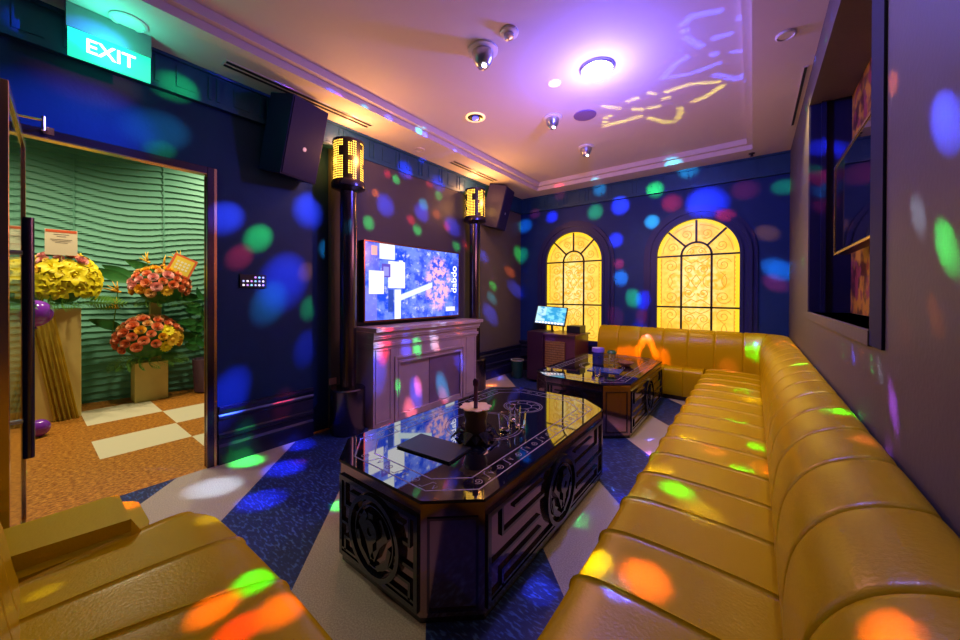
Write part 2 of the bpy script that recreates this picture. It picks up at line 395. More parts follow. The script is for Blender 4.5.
bm = B(); add_tube(bm, [(-3.03, -.045, 2.20), (-3.05, .085, 2.215)], .006, 8); add_tube(bm, [(-3.05, .085, 2.235), (-3.05, .085, 2.16)], .009, 8); add_tube(bm, [(-3.05, .085, 2.18), (-3.15, .10, 2.19)], .007, 8); add_box(bm, (-3.16, .085, 2.17), (-3.14, .125, 2.21))
obj('door_closer', bm, M['brass'], d)

# hall outside the door
HZ = 3.5
def wave_wall():
    bm = B(); ny, nz = 80, 520; y0, y1 = -1.6, 2.6; rows = []
    for i in range(nz+1):
        z = HZ*i/nz; row = []
        for j in range(ny+1):
            y = y0+(y1-y0)*j/ny
            ph = z*13.5+.62*math.sin(2.3*y+.9*math.sin(1.9*z))+.42*math.sin(4.7*y+1.6*z+1)+.25*math.sin(1.3*y-3.1*z)
            row.append(bm.verts.new((-6.22+.22*y+.019*(1-(ph % 1.0))**1.6, y, z)))
        rows.append(row)
    for a, b in zip(rows, rows[1:]):
        for j in range(ny): bm.faces.new((a[j], a[j+1], b[j+1], b[j]))
    me = bpy.data.meshes.new('wall_hall'); bm.to_mesh(me); bm.free(); me.materials.append(M['wave'])
    o = bpy.data.objects.new('wall_hall', me); C.objects.link(o); o['kind'] = 'structure'
wave_wall()
bm = B(); add_box(bm, (-6.9, -1.7, 0), (XL-.05, -1.6, HZ)); add_box(bm, (-6.9, 2.6, 0), (XL-.05, 2.7, HZ)); struct('wall_hall_ends', bm, M['wave'])
bm = B(); add_box(bm, (-6.9, -1.6, HZ), (XL-.05, 3.2, HZ+.1)); struct('ceiling', bm, M['ceil'])
for k, y in enumerate((.385, 1.13)):
    x = -6.22+.22*y+.02
    bm = B(); add_box(bm, (x, y-.004, 0), (x+.008, y+.004, HZ)); struct('trim_%d' % (7+k), bm, M['wave'])

# arched amber windows
def window(idx, cx, zb):
    M['frame'] = M.get('frame') or mat('navy window moulding', (.016, .020, .12), .4, spec=.3)
    w = thing('window_%d' % idx, None, None, (cx, YB, 0)); w['kind'] = 'structure'
    hw, sp = .447, 1.783
    f = lambda u, v, h: (u, -h, v)
    def arch(r, zb, n=28): return [(-r, zb)] + [(-r*math.cos(PI*i/n), sp+r*1.02*math.sin(PI*i/n)) for i in range(n+1)] + [(r, zb)]
    # moulding: stepped arch rings
    bm = B()
    for r0, r1, h in ((hw, hw+.035, .055), (hw+.035, hw+.085, .038), (hw+.085, hw+.12, .05), (hw+.12, hw+.17, .022)):
        I, O = arch(r0, zb), arch(r1, zb); n = len(I)
        va = [[bm.verts.new(f(*p, hh)) for p in S] for S, hh in ((I, 0), (O, 0), (I, h), (O, h))]
        for i in range(n-1):
            for a, b in ((2, 3), (0, 2), (3, 1)): bm.faces.new((va[a][i], va[a][i+1], va[b][i+1], va[b][i]))
    add_box(bm, (-hw-.17, -.06, zb-.07), (hw+.17, 0, zb), .008)
    obj('window_frame', bm, M['frame'], w)
    bm = B(); A = arch(hw, zb); fc = bm.faces.new([bm.verts.new(f(*p, .008)) for p in A]); bmesh.ops.triangulate(bm, faces=[fc]); obj('amber_glass', bm, M['amber'], w)
    bm = B(); ribbon(bm, arch(hw-.02, zb+.01), .040, f, .003, .008); obj('glass_border', bm, M['amberedge'], w)
    # leading
    bm = B(); ri = .165; lw = .024
    for x in (-ri, ri): ribbon(bm, [(x, zb), (x, sp)], lw, f, .012, .008)
    ribbon(bm, arc(0, sp, ri, 0, PI, 20), lw, f, .012, .008)
    for z in (sp, 1.122, .60 if zb < .5 else zb-.01): ribbon(bm, [(-hw, z), (hw, z)], lw*.9, f, .012, .008)
    for a in (45, 90, 135):
        c, s = math.cos(math.radians(a)), math.sin(math.radians(a)); ribbon(bm, [(ri*c, sp+ri*s), (hw*c, sp+hw*s)], lw, f, .012, .008)
    obj('leading', bm, M['lead'], w)
    bm = B(); q = .0085
    def sc(pts):
        for sg in (-1, 1): ribbon(bm, [(sg*x, z) for x, z in pts], q, f, .0015, .008)
    for z0, z1 in ((1.122, sp), (zb, 1.122)):
        c = (z0+z1)/2; k = (z1-z0)/.66
        # central panel: mirrored scrolls round a diamond
        sc(spiral(.078, c+.15*k, .062, PI*1.0, -1.5)); sc(spiral(.078, c-.15*k, .062, PI*1.0, 1.5))
        sc([(0, c+.085*k), (.055, c), (0, c-.085*k)]); sc([(0, c+.26*k), (.05, c+.23*k), (.10, c+.26*k), (.15, c+.30*k)]); sc([(0, c-.26*k), (.05, c-.23*k), (.10, c-.26*k), (.15, c-.30*k)])
        sc(arc(.165, c, .09, PI*.6, PI*1.4, 10))
        # side panels
        sc(spiral(.285, c+.20*k, .085, PI*.1, 1.6, 30)); sc(spiral(.285, c-.20*k, .085, -PI*.1, -1.6, 30))
        sc(arc(.20, c, .12, -PI*.35, PI*.35, 10)); sc(arc(.37, c, .10, PI*.7, PI*1.3, 10))
        sc([(.395, z0+.03), (.395, z1-.03)])
        for q_ in range(6):
            zz = z0+.05+q_*(z1-z0-.08)/6; h_ = (z1-z0-.08)/12; sc([(.395, zz), (.415, zz+h_), (.395, zz+2*h_)])
    for a0 in (0, PI/4, PI/2, PI*.75):
        m_ = a0+PI/8
        for r in (.385,): ribbon(bm, arc(0, sp, r, a0+.1, a0+PI/4-.1, 6), q, f, .0015, .008)
        ribbon(bm, spiral(.29*math.cos(m_), sp+.29*math.sin(m_), .065, m_+PI, 1.5), q, f, .0015, .008)
    sc(arc(0, sp, .11, 0.2, PI/2, 8)); sc(spiral(.055, sp+.05, .04, 0, 1.3))
    obj('scrollwork', bm, M['amberline'], w)
window(1, -2.205, .585); window(2, -.573, .585)

# ------------------------------------------------------------ ceiling fittings
def flush_light(name, label, cat, x, y, z, r, ring, core, group=None, glow=None):
    t = thing(name, label, cat, (x, y, z), group=group)
    obj('rim', lathe([(r, 0), (r, -.008), (r*.86, -.013), (r*.80, -.009), (r*.80, 0)]), ring, t, smooth='auto')
    o = obj('lens', lathe([(r*.80, -.002), (r*.80, -.006), (r*.01, -.009)]), core, t, smooth='auto')
    return t
def dome_fitting(name, label, cat, x, y, k, ring=True, group=None):
    t = thing(name, label, cat, (x, y, HT), group=group)
    obj('ceiling_plate', lathe([(.105*k, 0), (.105*k, -.012*k), (.085*k, -.02*k), (.02, -.021*k)]), M['whiteplastic'], t, smooth='auto')
    obj('dome_shell', lathe([(.075*k, -.018*k), (.074*k, -.05*k), (.066*k, -.075*k), (.052*k, -.105*k), (.030*k, -.128*k), (.008*k, -.135*k)]), M['silver'], t, smooth='auto')
    l = obj('lens', lathe([(.017*k, .0), (.016*k, -.008*k), (.004*k, -.014*k)]), M['lenssmall'], t, smooth='auto')
    l.location = (.028*k, -.02*k, -.126*k)
    return t
LT = 'bright blue white disco projector light on the ceiling'
t = thing('disco_light', LT, 'light', (-.948, 2.679, HT))
obj('housing', lathe([(.128, 0), (.128, -.012), (.122, -.02), (.112, -.022), (.110, -.015), (.110, -.001)]), M['silver'], t, smooth='auto')
obj('lens', lathe([(.109, -.012), (.109, -.030), (.07, -.046), (.004, -.052)]), M['lens'], t, smooth='auto')
dome_fitting('disco_light', 'large silver dome spotlight nearest the camera on the tray ceiling', 'light', -1.517, 1.996, 1.0)
dome_fitting('disco_light', 'mid sized silver dome light beyond the bright blue ceiling light', 'light', -1.556, 3.17, .85)
dome_fitting('disco_light', 'small silver dome light farthest away on the tray ceiling', 'light', -1.554, 4.038, .85)
t = thing('smoke_detector', 'small grey ceiling sensor beside the large silver dome', 'sensor', (-1.277, 1.963, HT))
obj('sensor_base', lathe([(.062, 0), (.06, -.012), (.045, -.02), (.01, -.02)]), M['whiteplastic'], t, smooth='auto'); obj('sensor_dome', lathe([(.035, -.018), (.03, -.04), (.004, -.05)]), M['silver'], t, smooth='auto')
t = flush_light('downlight', 'orange ringed gimbal downlight with a blue centre', 'light', -2.146, 2.708, HT, .095, M['warmlens'], M['trimblack'])
obj('lamp_eye', lathe([(.03, -.008), (.03, -.022), (.004, -.026)]), mat('blue lamp eye', (.1, .1, .6), .2, emit=(.15, .12, 1), es=2), t, smooth='auto')
t = thing('ceiling_disc', 'tiny pale pink disc on the tray ceiling near the bright light', 'sprinkler', (-1.289, 2.66, HT)); obj('cover_plate', lathe([(.05, 0), (.048, -.007), (.01, -.009)]), M['warmlens'], t, smooth='auto')
t = thing('ceiling_speaker', 'flat dark violet round ceiling speaker beside the mid dome light', 'speaker', (-1.286, 3.311, HT)); obj('speaker_cover', lathe([(.105, 0), (.103, -.008), (.01, -.010)]), mat('violet grey mesh', (.20, .12, .30), .6, bump=.3, bscale=300), t, smooth='auto')
t = flush_light('downlight', 'round recessed downlight above the green EXIT sign', 'light', -2.93, .40, H, .085, M['ceil'], mat('pale lens', (.6, .7, .65), .3, emit=(.3, .9, .75), es=.12))
flush_light('downlight', 'unlit round recessed light in the soffit above the television', 'light', -2.94, 2.72, H, .055, M['ceil'], M['ceil'])
flush_light('downlight', 'small round fitting in the right soffit above the long sofa', 'light', .15, 2.88, H, .05, M['whiteplastic'], M['lens'] and M['whiteplastic'])
t = thing('sprinkler', 'tiny dark fitting in the soffit above the right window', 'sprinkler', (-.02, 5.06, H)); obj('sprinkler_head', lathe([(.03, 0), (.028, -.01), (.012, -.014), (.012, -.03), (.02, -.034), (.004, -.036)]), M['black'], t)
def vent(label, x, y0, y1, w, ns, group=None):
    t = thing('air_vent', label, 'vent', (x, (y0+y1)/2, H), group=group); L = (y1-y0)/2
    bm = B(); add_box(bm, (-w/2, -L, -.004), (w/2, L, 0)); obj('vent_frame', bm, M['ceil'], t)
    for k in range(ns):
        xx = -w/2 + w*(k+.5)/ns; bm = B(); add_box(bm, (xx-w/ns*.27, -L+.01, -.007), (xx+w/ns*.27, L-.01, -.003)); obj('slot', bm, M['black'], t)
vent('long two slot ceiling vent above the near loudspeaker and lamp post', -2.92, .87, 2.06, .10, 2)
vent('two slot ceiling vent above the far loudspeaker and lamp post', -2.90, 3.20, 4.12, .11, 2)
vent('narrow dark slot vent at the right edge of the ceiling', .285, 3.36, 4.45, .03, 1)

# exit sign
t = thing('exit_sign', 'green lit EXIT sign hanging below the ceiling by the door', 'sign', (-3.0, .335, H))
M['frosted'] = mat('sign acrylic', (.5, .6, .6), .2, trans=.6)
bm = B(); add_box(bm, (-.035, -.175, -.135), (.012, .175, -.002), .004); obj('sign_housing', bm, mat('grey green housing', (.16, .22, .22), .4), t)
bm = B(); add_box(bm, (-.012, -.168, -.290), (.002, .172, -.130)); p = obj('sign_panel', bm, M['exitgreen'], t)
text('lettering', 'EXIT', .110, M['exitwhite'], basis((0, .92, 0), (0, 0, 1), (1, 0, 0), (.004, .0, -.207)), p, .0015, .0015)

# wall control panel by the door
t = thing('control_panel', 'small black wall panel with three rows of glowing buttons', 'panel', (XL, 1.14, 1.378))
obj('panel_plate', box((0, -.095, -.052), (.012, .095, .052), .003), M['black'], t)
cols = [(1, .95, 1), (.45, .5, 1), (.3, .8, 1), (.6, .3, 1)]
for r in range(3):
    for c in range(6):
        if r == 2 and c < 3: continue
        cc = cols[(r*5+c*3) % 4]; k = M.setdefault('btn%d' % ((r*5+c*3) % 4), mat('lit button %d' % ((r*5+c*3) % 4), cc, .3, emit=cc, es=1.3))
        obj('button', lathe([(.008, 0), (.007, .003)], n=10), k, t).matrix_basis = basis((0, 1, 0), (0, 0, 1), (1, 0, 0), (.012, -.07+c*.028, -.032+r*.031))

# loudspeakers on ceiling brackets
def speaker(label, loc, tilt, yaw, k=1):
    t = thing('loudspeaker', label, 'speaker', loc, yaw, 'loudspeakers on the left wall')
    R = Matrix.Rotation(math.radians(tilt), 4, 'Y')
    cab = obj('cabinet', box((-.27, -.165*k, -.30), (0, .165*k, .30), .006), M['speaker'], t); cab.data.transform(R)
    g = obj('front_grille', box((0, -.155*k, -.29), (.008, .155*k, .29), .003), M['grille'], t); g.data.transform(R)
    b = obj('badge', lathe([(.018, 0), (.016, .003)], n=16), M['silver'], g); b.matrix_basis = R @ basis((0, 1, 0), (0, 0, 1), (1, 0, 0), (.008, .0, -.06))
    br = B(); add_tube(br, [(-.16, 0, .26), (-.16, 0, H-loc[2]-.01)], .014, 10); add_lathe(br, [(.03, H-loc[2]-.012), (.03, H-loc[2])], (-.16, 0, 0)); add_box(br, (-.18, -.03, .24), (-.13, .03, .33))
    obj('ceiling_bracket', br, M['post'], t)
    return t
speaker('large dark blue loudspeaker hanging beside the near lamp post, left of it', (-2.875, 1.415, 2.505), 15, math.radians(13))
speaker('loudspeaker hanging behind the far lamp post, its side lit orange', (-2.87, 4.34, 2.515), 15, math.radians(13))

# lamp posts
def led_drum(parent):
    bm = B(); uv = bm.loops.layers.uv.new('UVMap'); n = 64; r = .133
    a = [bm.verts.new((r*math.cos(2*PI*k/n), r*math.sin(2*PI*k/n), 2.315)) for k in range(n)]; b = [bm.verts.new((v.co.x, v.co.y, 2.665)) for v in a]
    for k in range(n):
        j = (k+1) % n; fc = bm.faces.new((a[k], a[j], b[j], b[k]))
        for l, q in zip(fc.loops, ((k/n, 0), ((k+1)/n, 0), ((k+1)/n, 1), (k/n, 1))): l[uv].uv = q
    me = bpy.data.meshes.new('light_drum'); bm.to_mesh(me); bm.free(); me.materials.append(M['led']); me.shade_smooth()
    o = bpy.data.objects.new('light_drum', me); C.objects.link(o); o.parent = parent
def lamp_post(label, y):
    t = thing('lamp_post', label, 'lamp', (-2.985, y, 0), group='lamp posts either side of the fireplace')
    obj('base', lathe([(.15, 0), (.155, .01), (.155, .40), (.145, .41), (.07, .412)]), M['post'], t, smooth='auto')
    obj('pole', lathe([(.073, .40), (.073, 2.26)]), M['post'], t, smooth='auto')
    obj('collar', lathe([(.073, 2.22), (.10, 2.235), (.148, 2.255), (.15, 2.29), (.14, 2.315), (.11, 2.316)]), M['post'], t, smooth='auto')
    obj('top_rim', lathe([(.134, 2.66), (.140, 2.66), (.140, 2.682), (.128, 2.684), (.128, 2.66)]), M['post'], t, smooth='auto')
    led_drum(t)
    s = obj('gold_line', box((-.012, .070, .41), (.012, .080, 2.24)), M['brass'], t); s['label'] = 'thin gold line down the pole'  # narrow golden line along the pole, shaped as a thin bar
    return t
lamp_post('near lamp post with glowing amber pixel drum, left of the fireplace', 1.87)
lamp_post('far lamp post with glowing amber pixel drum, right of the fireplace', 3.765)
t = thing('socket_plate', 'small pink lit wall plate beside the base of the near post', 'switch', (XL, 1.80, .42)); obj('plate', box((0, -.02, 0), (.014, .05, .06), .003), mat('pink plate', (.6, .3, .3), .4), t)

# fireplace
t = thing('fireplace', 'pinkish marble fireplace surround below the television', 'fireplace', (XL+.035, 2.825, 0))
fx = -2.83-(XL+.035); L = .785
bm = B(); add_box(bm, (0, -L, 0), (fx-.035, L, .80)); obj('body', bm, M['marble'], t)
bm = B()
add_box(bm, (fx-.036, -L, .0), (fx-.005, -L+.30, .80), .004); add_box(bm, (fx-.036, L-.30, .0), (fx-.005, L, .80), .004); add_box(bm, (fx-.036, -L+.30, .60), (fx-.005, L-.30, .80), .004); add_box(bm, (fx-.036, -L+.30, 0), (fx-.005, L-.30, .06), .004)
obj('surround', bm, M['marble'], t)
bm = B(); f = lambda u, v, h: (fx-.005+h, u, v)
ribbon(bm, [(-L+.26, .0), (-L+.26, .64), (L-.26, .64), (L-.26, .0)], .022, f, .014); ribbon(bm, [(-L+.31, .04), (-L+.31, .59), (L-.31, .59), (L-.31, .04)], .018, f, .009)
ribbon(bm, [(-L+.03, .04), (-L+.03, .74), (-L+.2, .74), (-L+.2, .04)], .012, f, .008, closed=True); ribbon(bm, [(L-.2, .04), (L-.2, .74), (L-.03, .74), (L-.03, .04)], .012, f, .008, closed=True)
obj('moulding', bm, M['marble'], t)
bm = B()
for z0, z1, o_ in ((.74, .765, .012), (.765, .80, .024), (.80, .845, .010), (.845, .865, .028), (.865, .895, .038), (.895, .915, .045)): add_box(bm, (0, -L-o_*.5, z0), (fx+o_-.01, L+o_, z1), .004)
obj('cornice', bm, M['marble'], t)
obj('mantel_shelf', box((0, -L-.01, .915), (fx+.055, L+.07, .955), .006), M['marble'], t)
bm = B(); add_box(bm, (fx-.0345, -.03, .06), (fx-.026, .49, .59)); o = obj('dark_panel', bm, mat('violet marble panel', (.20, .14, .24), .3, vary=.2), t)
t = thing('glass_bowl', 'small teal glass bowl on the fireplace ledge', 'bowl', (-2.84, 3.05, 0)) if False else None

# television
t = thing('television', 'wide wall television showing a bright blue picture', 'television', (XL+.035, 2.79, 1.405))
obj('casing', box((0, -.715, -.41), (.085, .715, .41), .006), M['black'], t)
bm = B(); f = lambda u, v, h: (.085+h, u, v)
ribbon(bm, [(-.709, -.404), (.709, -.404), (.709, .404), (-.709, .404)], .012, f, .004, closed=True); obj('bezel', bm, mat('copper bezel', (.30, .10, .08), .25, metal=.9), t)
sc_ = quad_uv('screen', (.0865, -.70, -.395), (.0865, .70, -.395), (.0865, .70, .395), (.0865, -.70, .395), M['tv'], t)
wt = mat('white caption light', (.8, .8, .8), .3, emit=(.8, .95, 1), es=1.6)
text('caption', 'dabdo', .14, wt, basis((0, 0, 1), (0, -1, 0), (1, 0, 0), (.088, .615, .06)), sc_, .0005, .001)
# television in the recess of the right wall
t = thing('television', 'dark switched off television with thin gold edge in the wall recess', 'television', (.42, 2.60, 1.80))
obj('casing', box((-.02, -.47, -.27), (.04, .47, .27), .004), M['black'], t)
bm = B(); f = lambda u, v, h: (-.02-h, u, v)
ribbon(bm, [(-.466, -.266), (.466, -.266), (.466, .266), (-.466, .266)], .012, f, .006, closed=True); obj('bezel', bm, M['brass'], t)
obj('screen', box((-.022, -.455, -.255), (-.0201, .455, .255)), M['blackglass'], t)
obj('wall_mount', box((.04, -.10, -.12), (.10, .10, .12), .003), M['post'], t)
# ------------------------------------------------------------ sofas
US = [-.5, -.488, -.465, -.42, -.34, -.2, 0, .2, .34, .42, .465, .488]
def seam_stations(n0, n1):
    s = []
    for k in range(n0, n1): s += [(k+.5+u, u) for u in US]
    s.append((n1, .5)); return s
def pillow(u, deep=.008):
    a = abs(2*u); return -.0035*a**5 - deep*math.exp(-((1-a)/.03)**2)
def sweep(bm, prof, stations, fmap, depth=1., closed=False):
    P = [Vector(p) for p in prof]; n = len(P); nr = []
    for i in range(n):
        t = (P[min(i+1, n-1)]-P[max(i-1, 0)]).normalized(); nr.append(Vector((t.y, -t.x)))
    rings = []
    for s, u in stations:
        h = pillow(u)*depth; rings.append([bm.verts.new(fmap(s, P[i].x+nr[i].x*h, P[i].y+nr[i].y*h)) for i in range(n)])
    for a, b in zip(rings, rings[1:]):
        for i in range(n-1): bm.faces.new((a[i], a[i+1], b[i+1], b[i]))
    bm.faces.new(rings[0]); bm.faces.new(rings[-1][::-1])
def smooth_prof(pts, it=2):
    for _ in range(it):
        q = [pts[0]]
        for a, b in zip(pts, pts[1:]): q += [(.75*a[0]+.25*b[0], .75*a[1]+.25*b[1]), (.25*a[0]+.75*b[0], .25*a[1]+.75*b[1])]
        q.append(pts[-1]); pts = q
    return pts
SP = .28
sofa = thing('sectional_sofa', 'long mustard leather corner sofa along the right wall and under the windows', 'sofa', (0, 0, 0))
# right seat: profile from the wall side outwards (x), then down the front
pr = smooth_prof([(.10, .06), (.10, .372), (.02, .384), (-.25, .392), (-.40, .386), (-.462, .36), (-.462, .28), (-.458, .10), (-.45, .06)], 2)
pr = [(-x, z) for x, z in pr]
bm = B(); sweep(bm, pr, seam_stations(-1, 19), lambda s, a, z: (-a, max(-.27, min(-.02+s*SP, 5.10)), z))
obj('seat', bm, M['sofa'], sofa, smooth='auto')
# back seat
pr2 = smooth_prof([(-5.12, .06), (-5.12, .372), (-5.04, .384), (-4.95, .390), (-4.875, .384), (-4.845, .36), (-4.845, .28), (-4.85, .10), (-4.86, .06)], 2)
bm = B(); sweep(bm, pr2, seam_stations(0, 6), lambda s, a, z: (-1.70+s*.2075, -a, z))
obj('seat', bm, M['sofa'], sofa, smooth='auto')
# backrest swept round the corner
RC = .30; S1 = (YB-RC)-(-.26); SA = RC*PI/2*1.2
def back_map(s, a, z):
    d = s*SP
    if d < S1: return (XR-a, -.26+d, z)
    if d < S1+SA:
        t = (d-S1)/SA; k = 1-.24*t; th = t*PI/2; ce = (XR-RC, YB-RC); r = RC-a*k
        return (ce[0]+r*math.cos(th), ce[1]+r*math.sin(th), z)
    return (XR-RC-(d-S1-SA), YB-a*.76, z)
prb = smooth_prof([(.05, .06), (.24, .06), (.246, .37), (.262, .47), (.258, .60), (.236, .70), (.175, .79), (.09, .838), (.012, .845), (.004, .80), (.004, .06)], 2)
n = int((S1+SA+(XR-RC+1.70))/SP)
bm = B(); sweep(bm, prb, seam_stations(0, n+1), back_map)
obj('backrest', bm, M['sofa'], sofa, smooth='auto')
bm = B(); add_box(bm, (-.41, -.24, 0), (.28, 5.2, .062)); add_box(bm, (-1.66, 4.90, 0), (-.41, 5.2, .062)); obj('plinth', bm, M['plinth'], sofa)

s2 = thing('curved_sofa', 'mustard leather curved sofa in the foreground facing the tables', 'sofa', (-1.3, .2, 0))
def m2(s, v, z):
    xb = -1.77+.19*s; xf = -1.84+.335*s; yb = -.03; yf = .50+.025*math.sin(min(s, 4)/4*PI)
    if s < .35: yf -= .05*(1-s/.35)**2
    return (xb+(xf-xb)*v+1.3, yb+(yf-yb)*v-.2, z)
pr3 = smooth_prof([(-.12, .06), (-.12, .37), (0, .385), (.5, .392), (.90, .388), (1., .36), (1., .28), (.995, .10), (.98, .06)], 2)
bm = B(); sweep(bm, pr3, seam_stations(0, 5), m2, .8); obj('seat', bm, M['sofa'], s2, smooth='auto')
def m3(s, a, z): return (-1.79+.19*s+1.3, a-.2-.01, z)
pr4 = smooth_prof([(-.26, .06), (-.26, .78), (-.20, .825), (-.13, .81), (-.06, .74), (-.02, .60), (.0, .45), (.015, .38), (.01, .06)], 2)
bm = B(); sweep(bm, [(x, z) for x, z in pr4][::1], [(s, u) for s, u in seam_stations(0, 5)], m3, -.9); obj('backrest', bm, M['sofa'], s2, smooth='auto')
bm = B()
P = [(-2.13, -.22), (-1.80, -.22), (-1.80, .25)] + [(-1.86+.06*math.cos(a), .25+.06*math.sin(a)) for a in (0, .5, 1., 1.57)] + [(-2.05+.08*math.cos(a), .23+.08*math.sin(a)) for a in (1.57, 2.1, 2.7, 3.14)]
add_prism(bm, [(x+1.3, y-.2) for x, y in P], .02, .455, bev=.06); o = obj('armrest', bm, M['sofa'], s2, smooth='auto')
bm = B(); add_box(bm, (-.48, -.40, 0), (.1, .22, .062)); obj('plinth', bm, M['plinth'], s2)

# ------------------------------------------------------------ coffee tables
M['tableedge'] = mat('dark table edge', (.012, .010, .018), .38, spec=.25)
def octa(hw, hl, c):
    a, b = c*1.10, c*.97
    return [(-hw+a, -hl), (hw-a, -hl), (hw, -hl+b), (hw, hl-b), (hw-a, hl), (-hw+a, hl), (-hw, hl-b), (-hw, -hl+b)]
TW, TL, TH = .4715, .845, .486
def coffee_table(label, loc):
    t = thing('coffee_table', label, 'table', loc, group=None)
    bm = B(); add_prism(bm, octa(TW-.006, TL-.006, .17), .028, TH-.012); obj('body', bm, M['bronze'], t)
    bm = B(); add_prism(bm, octa(TW-.012, TL-.012, .17), 0, .03); obj('plinth', bm, M['trimblack'], t)
    bm = B(); add_prism(bm, octa(TW, TL, .17), TH-.012, TH, bev=.002); top = obj('tabletop', bm, [M['blackglass'], M['tableedge']], t)
    for fc in top.data.polygons: fc.material_index = 0 if fc.normal.z > .5 else 1
    fz = lambda u, v, h: (u, v, TH+h)
    bm = B()
    for i_ in (.062, .142): ribbon(bm, octa(TW-i_, TL-i_, .17-i_*.36), .0065, fz, .0006, closed=True)
    def run(a, b, k):   # wave scrolls along the border
        a, b = Vector(a), Vector(b); dd = (b-a); L = dd.length; dd.normalize(); nn = Vector((-dd.y, dd.x))
        for i in range(k):
            c = a+dd*(L*(i+.5)/k); q = lambda x, y: tuple(c+dd*x+nn*y)
            g = L/k
            ribbon(bm, [q(x, y) for x, y in spiral(-g*.18, 0, .022, PI, 1.5, 16)], .0035, fz, .0006)
            ribbon(bm, [q(g*.06, -.026), q(g*.16, -.026), q(g*.2, 0), q(g*.24, .026), q(g*.34, .026)], .0035, fz, .0006)
            ribbon(bm, [q(g*.36, 0.012), q(g*.42, -.012), q(g*.46, .012)], .0035, fz, .0006)
    m_ = .102
    run((TW-m_, -TL+.2), (TW-m_, TL-.2), 8); run((-TW+m_, TL-.2), (-TW+m_, -TL+.2), 8)
    run((-TW+.2, -TL+m_), (TW-.2, -TL+m_), 3); run((TW-.2, TL-m_), (-TW+.2, TL-m_), 3)
    obj('border_inlay', bm, M['inlay'], top)
    bm = B()
    for yc in (-.06,):
        for r in (.235, .215): ribbon(bm, arc(0, yc, r, 0, 2*PI, 48)[:-1], .005, fz, .0006, closed=True)
    for r in (.135, .12, .06): ribbon(bm, arc(0, .40, r, 0, 2*PI, 36)[:-1], .005, fz, .0006, closed=True)
    for k in range(8):
        a = k*PI/4; ribbon(bm, [(.06*math.cos(a), .40+.06*math.sin(a)), (.09*math.cos(a+.2), .40+.09*math.sin(a+.2)), (.12*math.cos(a), .40+.12*math.sin(a))], .006, fz, .0006)
    obj('ring_inlay', bm, M['inlay'], top)
    z0, z1 = .055, TH-.075
    def side(f, S, parts=True):
        bm = B(); hh = .011; w = .013; V = lambda v: z0+(z1-z0)*v
        ribbon(bm, [(-S, V(0)), (-S, V(1)), (S, V(1)), (S, V(0))], .020, f, .012, closed=True)
        for sg in (-1, 1):
            k = S; m = .15*S/.6 if S < .5 else .17
            q = lambda x, v: (sg*x, V(v))
            ribbon(bm, [q(k*.86, .97), q(k*.86, .66), q(k*.30, .66)], w, f, hh); ribbon(bm, [q(k*.72, .86), q(k*.30, .86)], w*.8, f, hh)
            ribbon(bm, [q(k*.99, .42), q(k*.36, .42)], w, f, hh)
            ribbon(bm, [q(k*.86, .06), q(k*.86, .24), q(k*.34, .24)], w, f, hh)
        ribbon(bm, [(-S, V(.07)), (S, V(.07))], w*.8, f, hh)
        o = obj('fretwork', bm, M['trimblack'], t)
        bm = B(); c = (z0+z1)/2; r = (z1-z0)*.47
        ribbon(bm, arc(0, c, r, 0, 2*PI, 36)[:-1], .020, f, .024, closed=True)
        ribbon(bm, arc(0, c, r*.78, 0, 2*PI, 36)[:-1], .006, f, .016, closed=True)
        for sg in (-1, 1):
            ribbon(bm, [(0, c-r*.55), (sg*r*.22, c-r*.1), (sg*r*.50, c+r*.2), (sg*r*.28, c+r*.55)], .030, f, .02)
            ribbon(bm, [(sg*r*.15, c-r*.75), (sg*r*.55, c-r*.45), (sg*r*.66, c-r*.05)], .022, f, .018)
        ribbon(bm, [(0, c-r*.3), (0, c+r*.65)], .032, f, .03); ribbon(bm, arc(0, c+r*.2, r*.2, 0, 2*PI, 12)[:-1], .03, f, .035, closed=True)
        obj('medallion', bm, M['trimblack'], o)
    hw, hl = TW-.006, TL-.006
    side(lambda u, v, h: (hw+h, u, v), hl-.185); side(lambda u, v, h: (-hw-h, -u, v), hl-.185)
    side(lambda u, v, h: (-u, hl+h, v), hw-.205); side(lambda u, v, h: (u, -hl-h, v), hw-.205)
    c = hw-.0935; cl = hl-.0825
    for sx in (-1, 1):
        for sy in (-1, 1):
            f = lambda u, v, h, sx=sx, sy=sy: (sx*(c+h*.661)+u*.750, sy*(cl+h*.750)-u*.661*sx*sy, v)
            bm = B(); ribbon(bm, [(-.095, z0), (-.095, z1), (.095, z1), (.095, z0)], .010, f, .006, closed=True)
            obj('corner_frame', bm, M['post'], t)
    return t
coffee_table('octagonal black glass coffee table with bronze sides, nearest the camera', (-1.2915, .94+TL, 0))
coffee_table('octagonal black glass coffee table farther back, near the windows', (-1.325, 3.15+TL, 0))

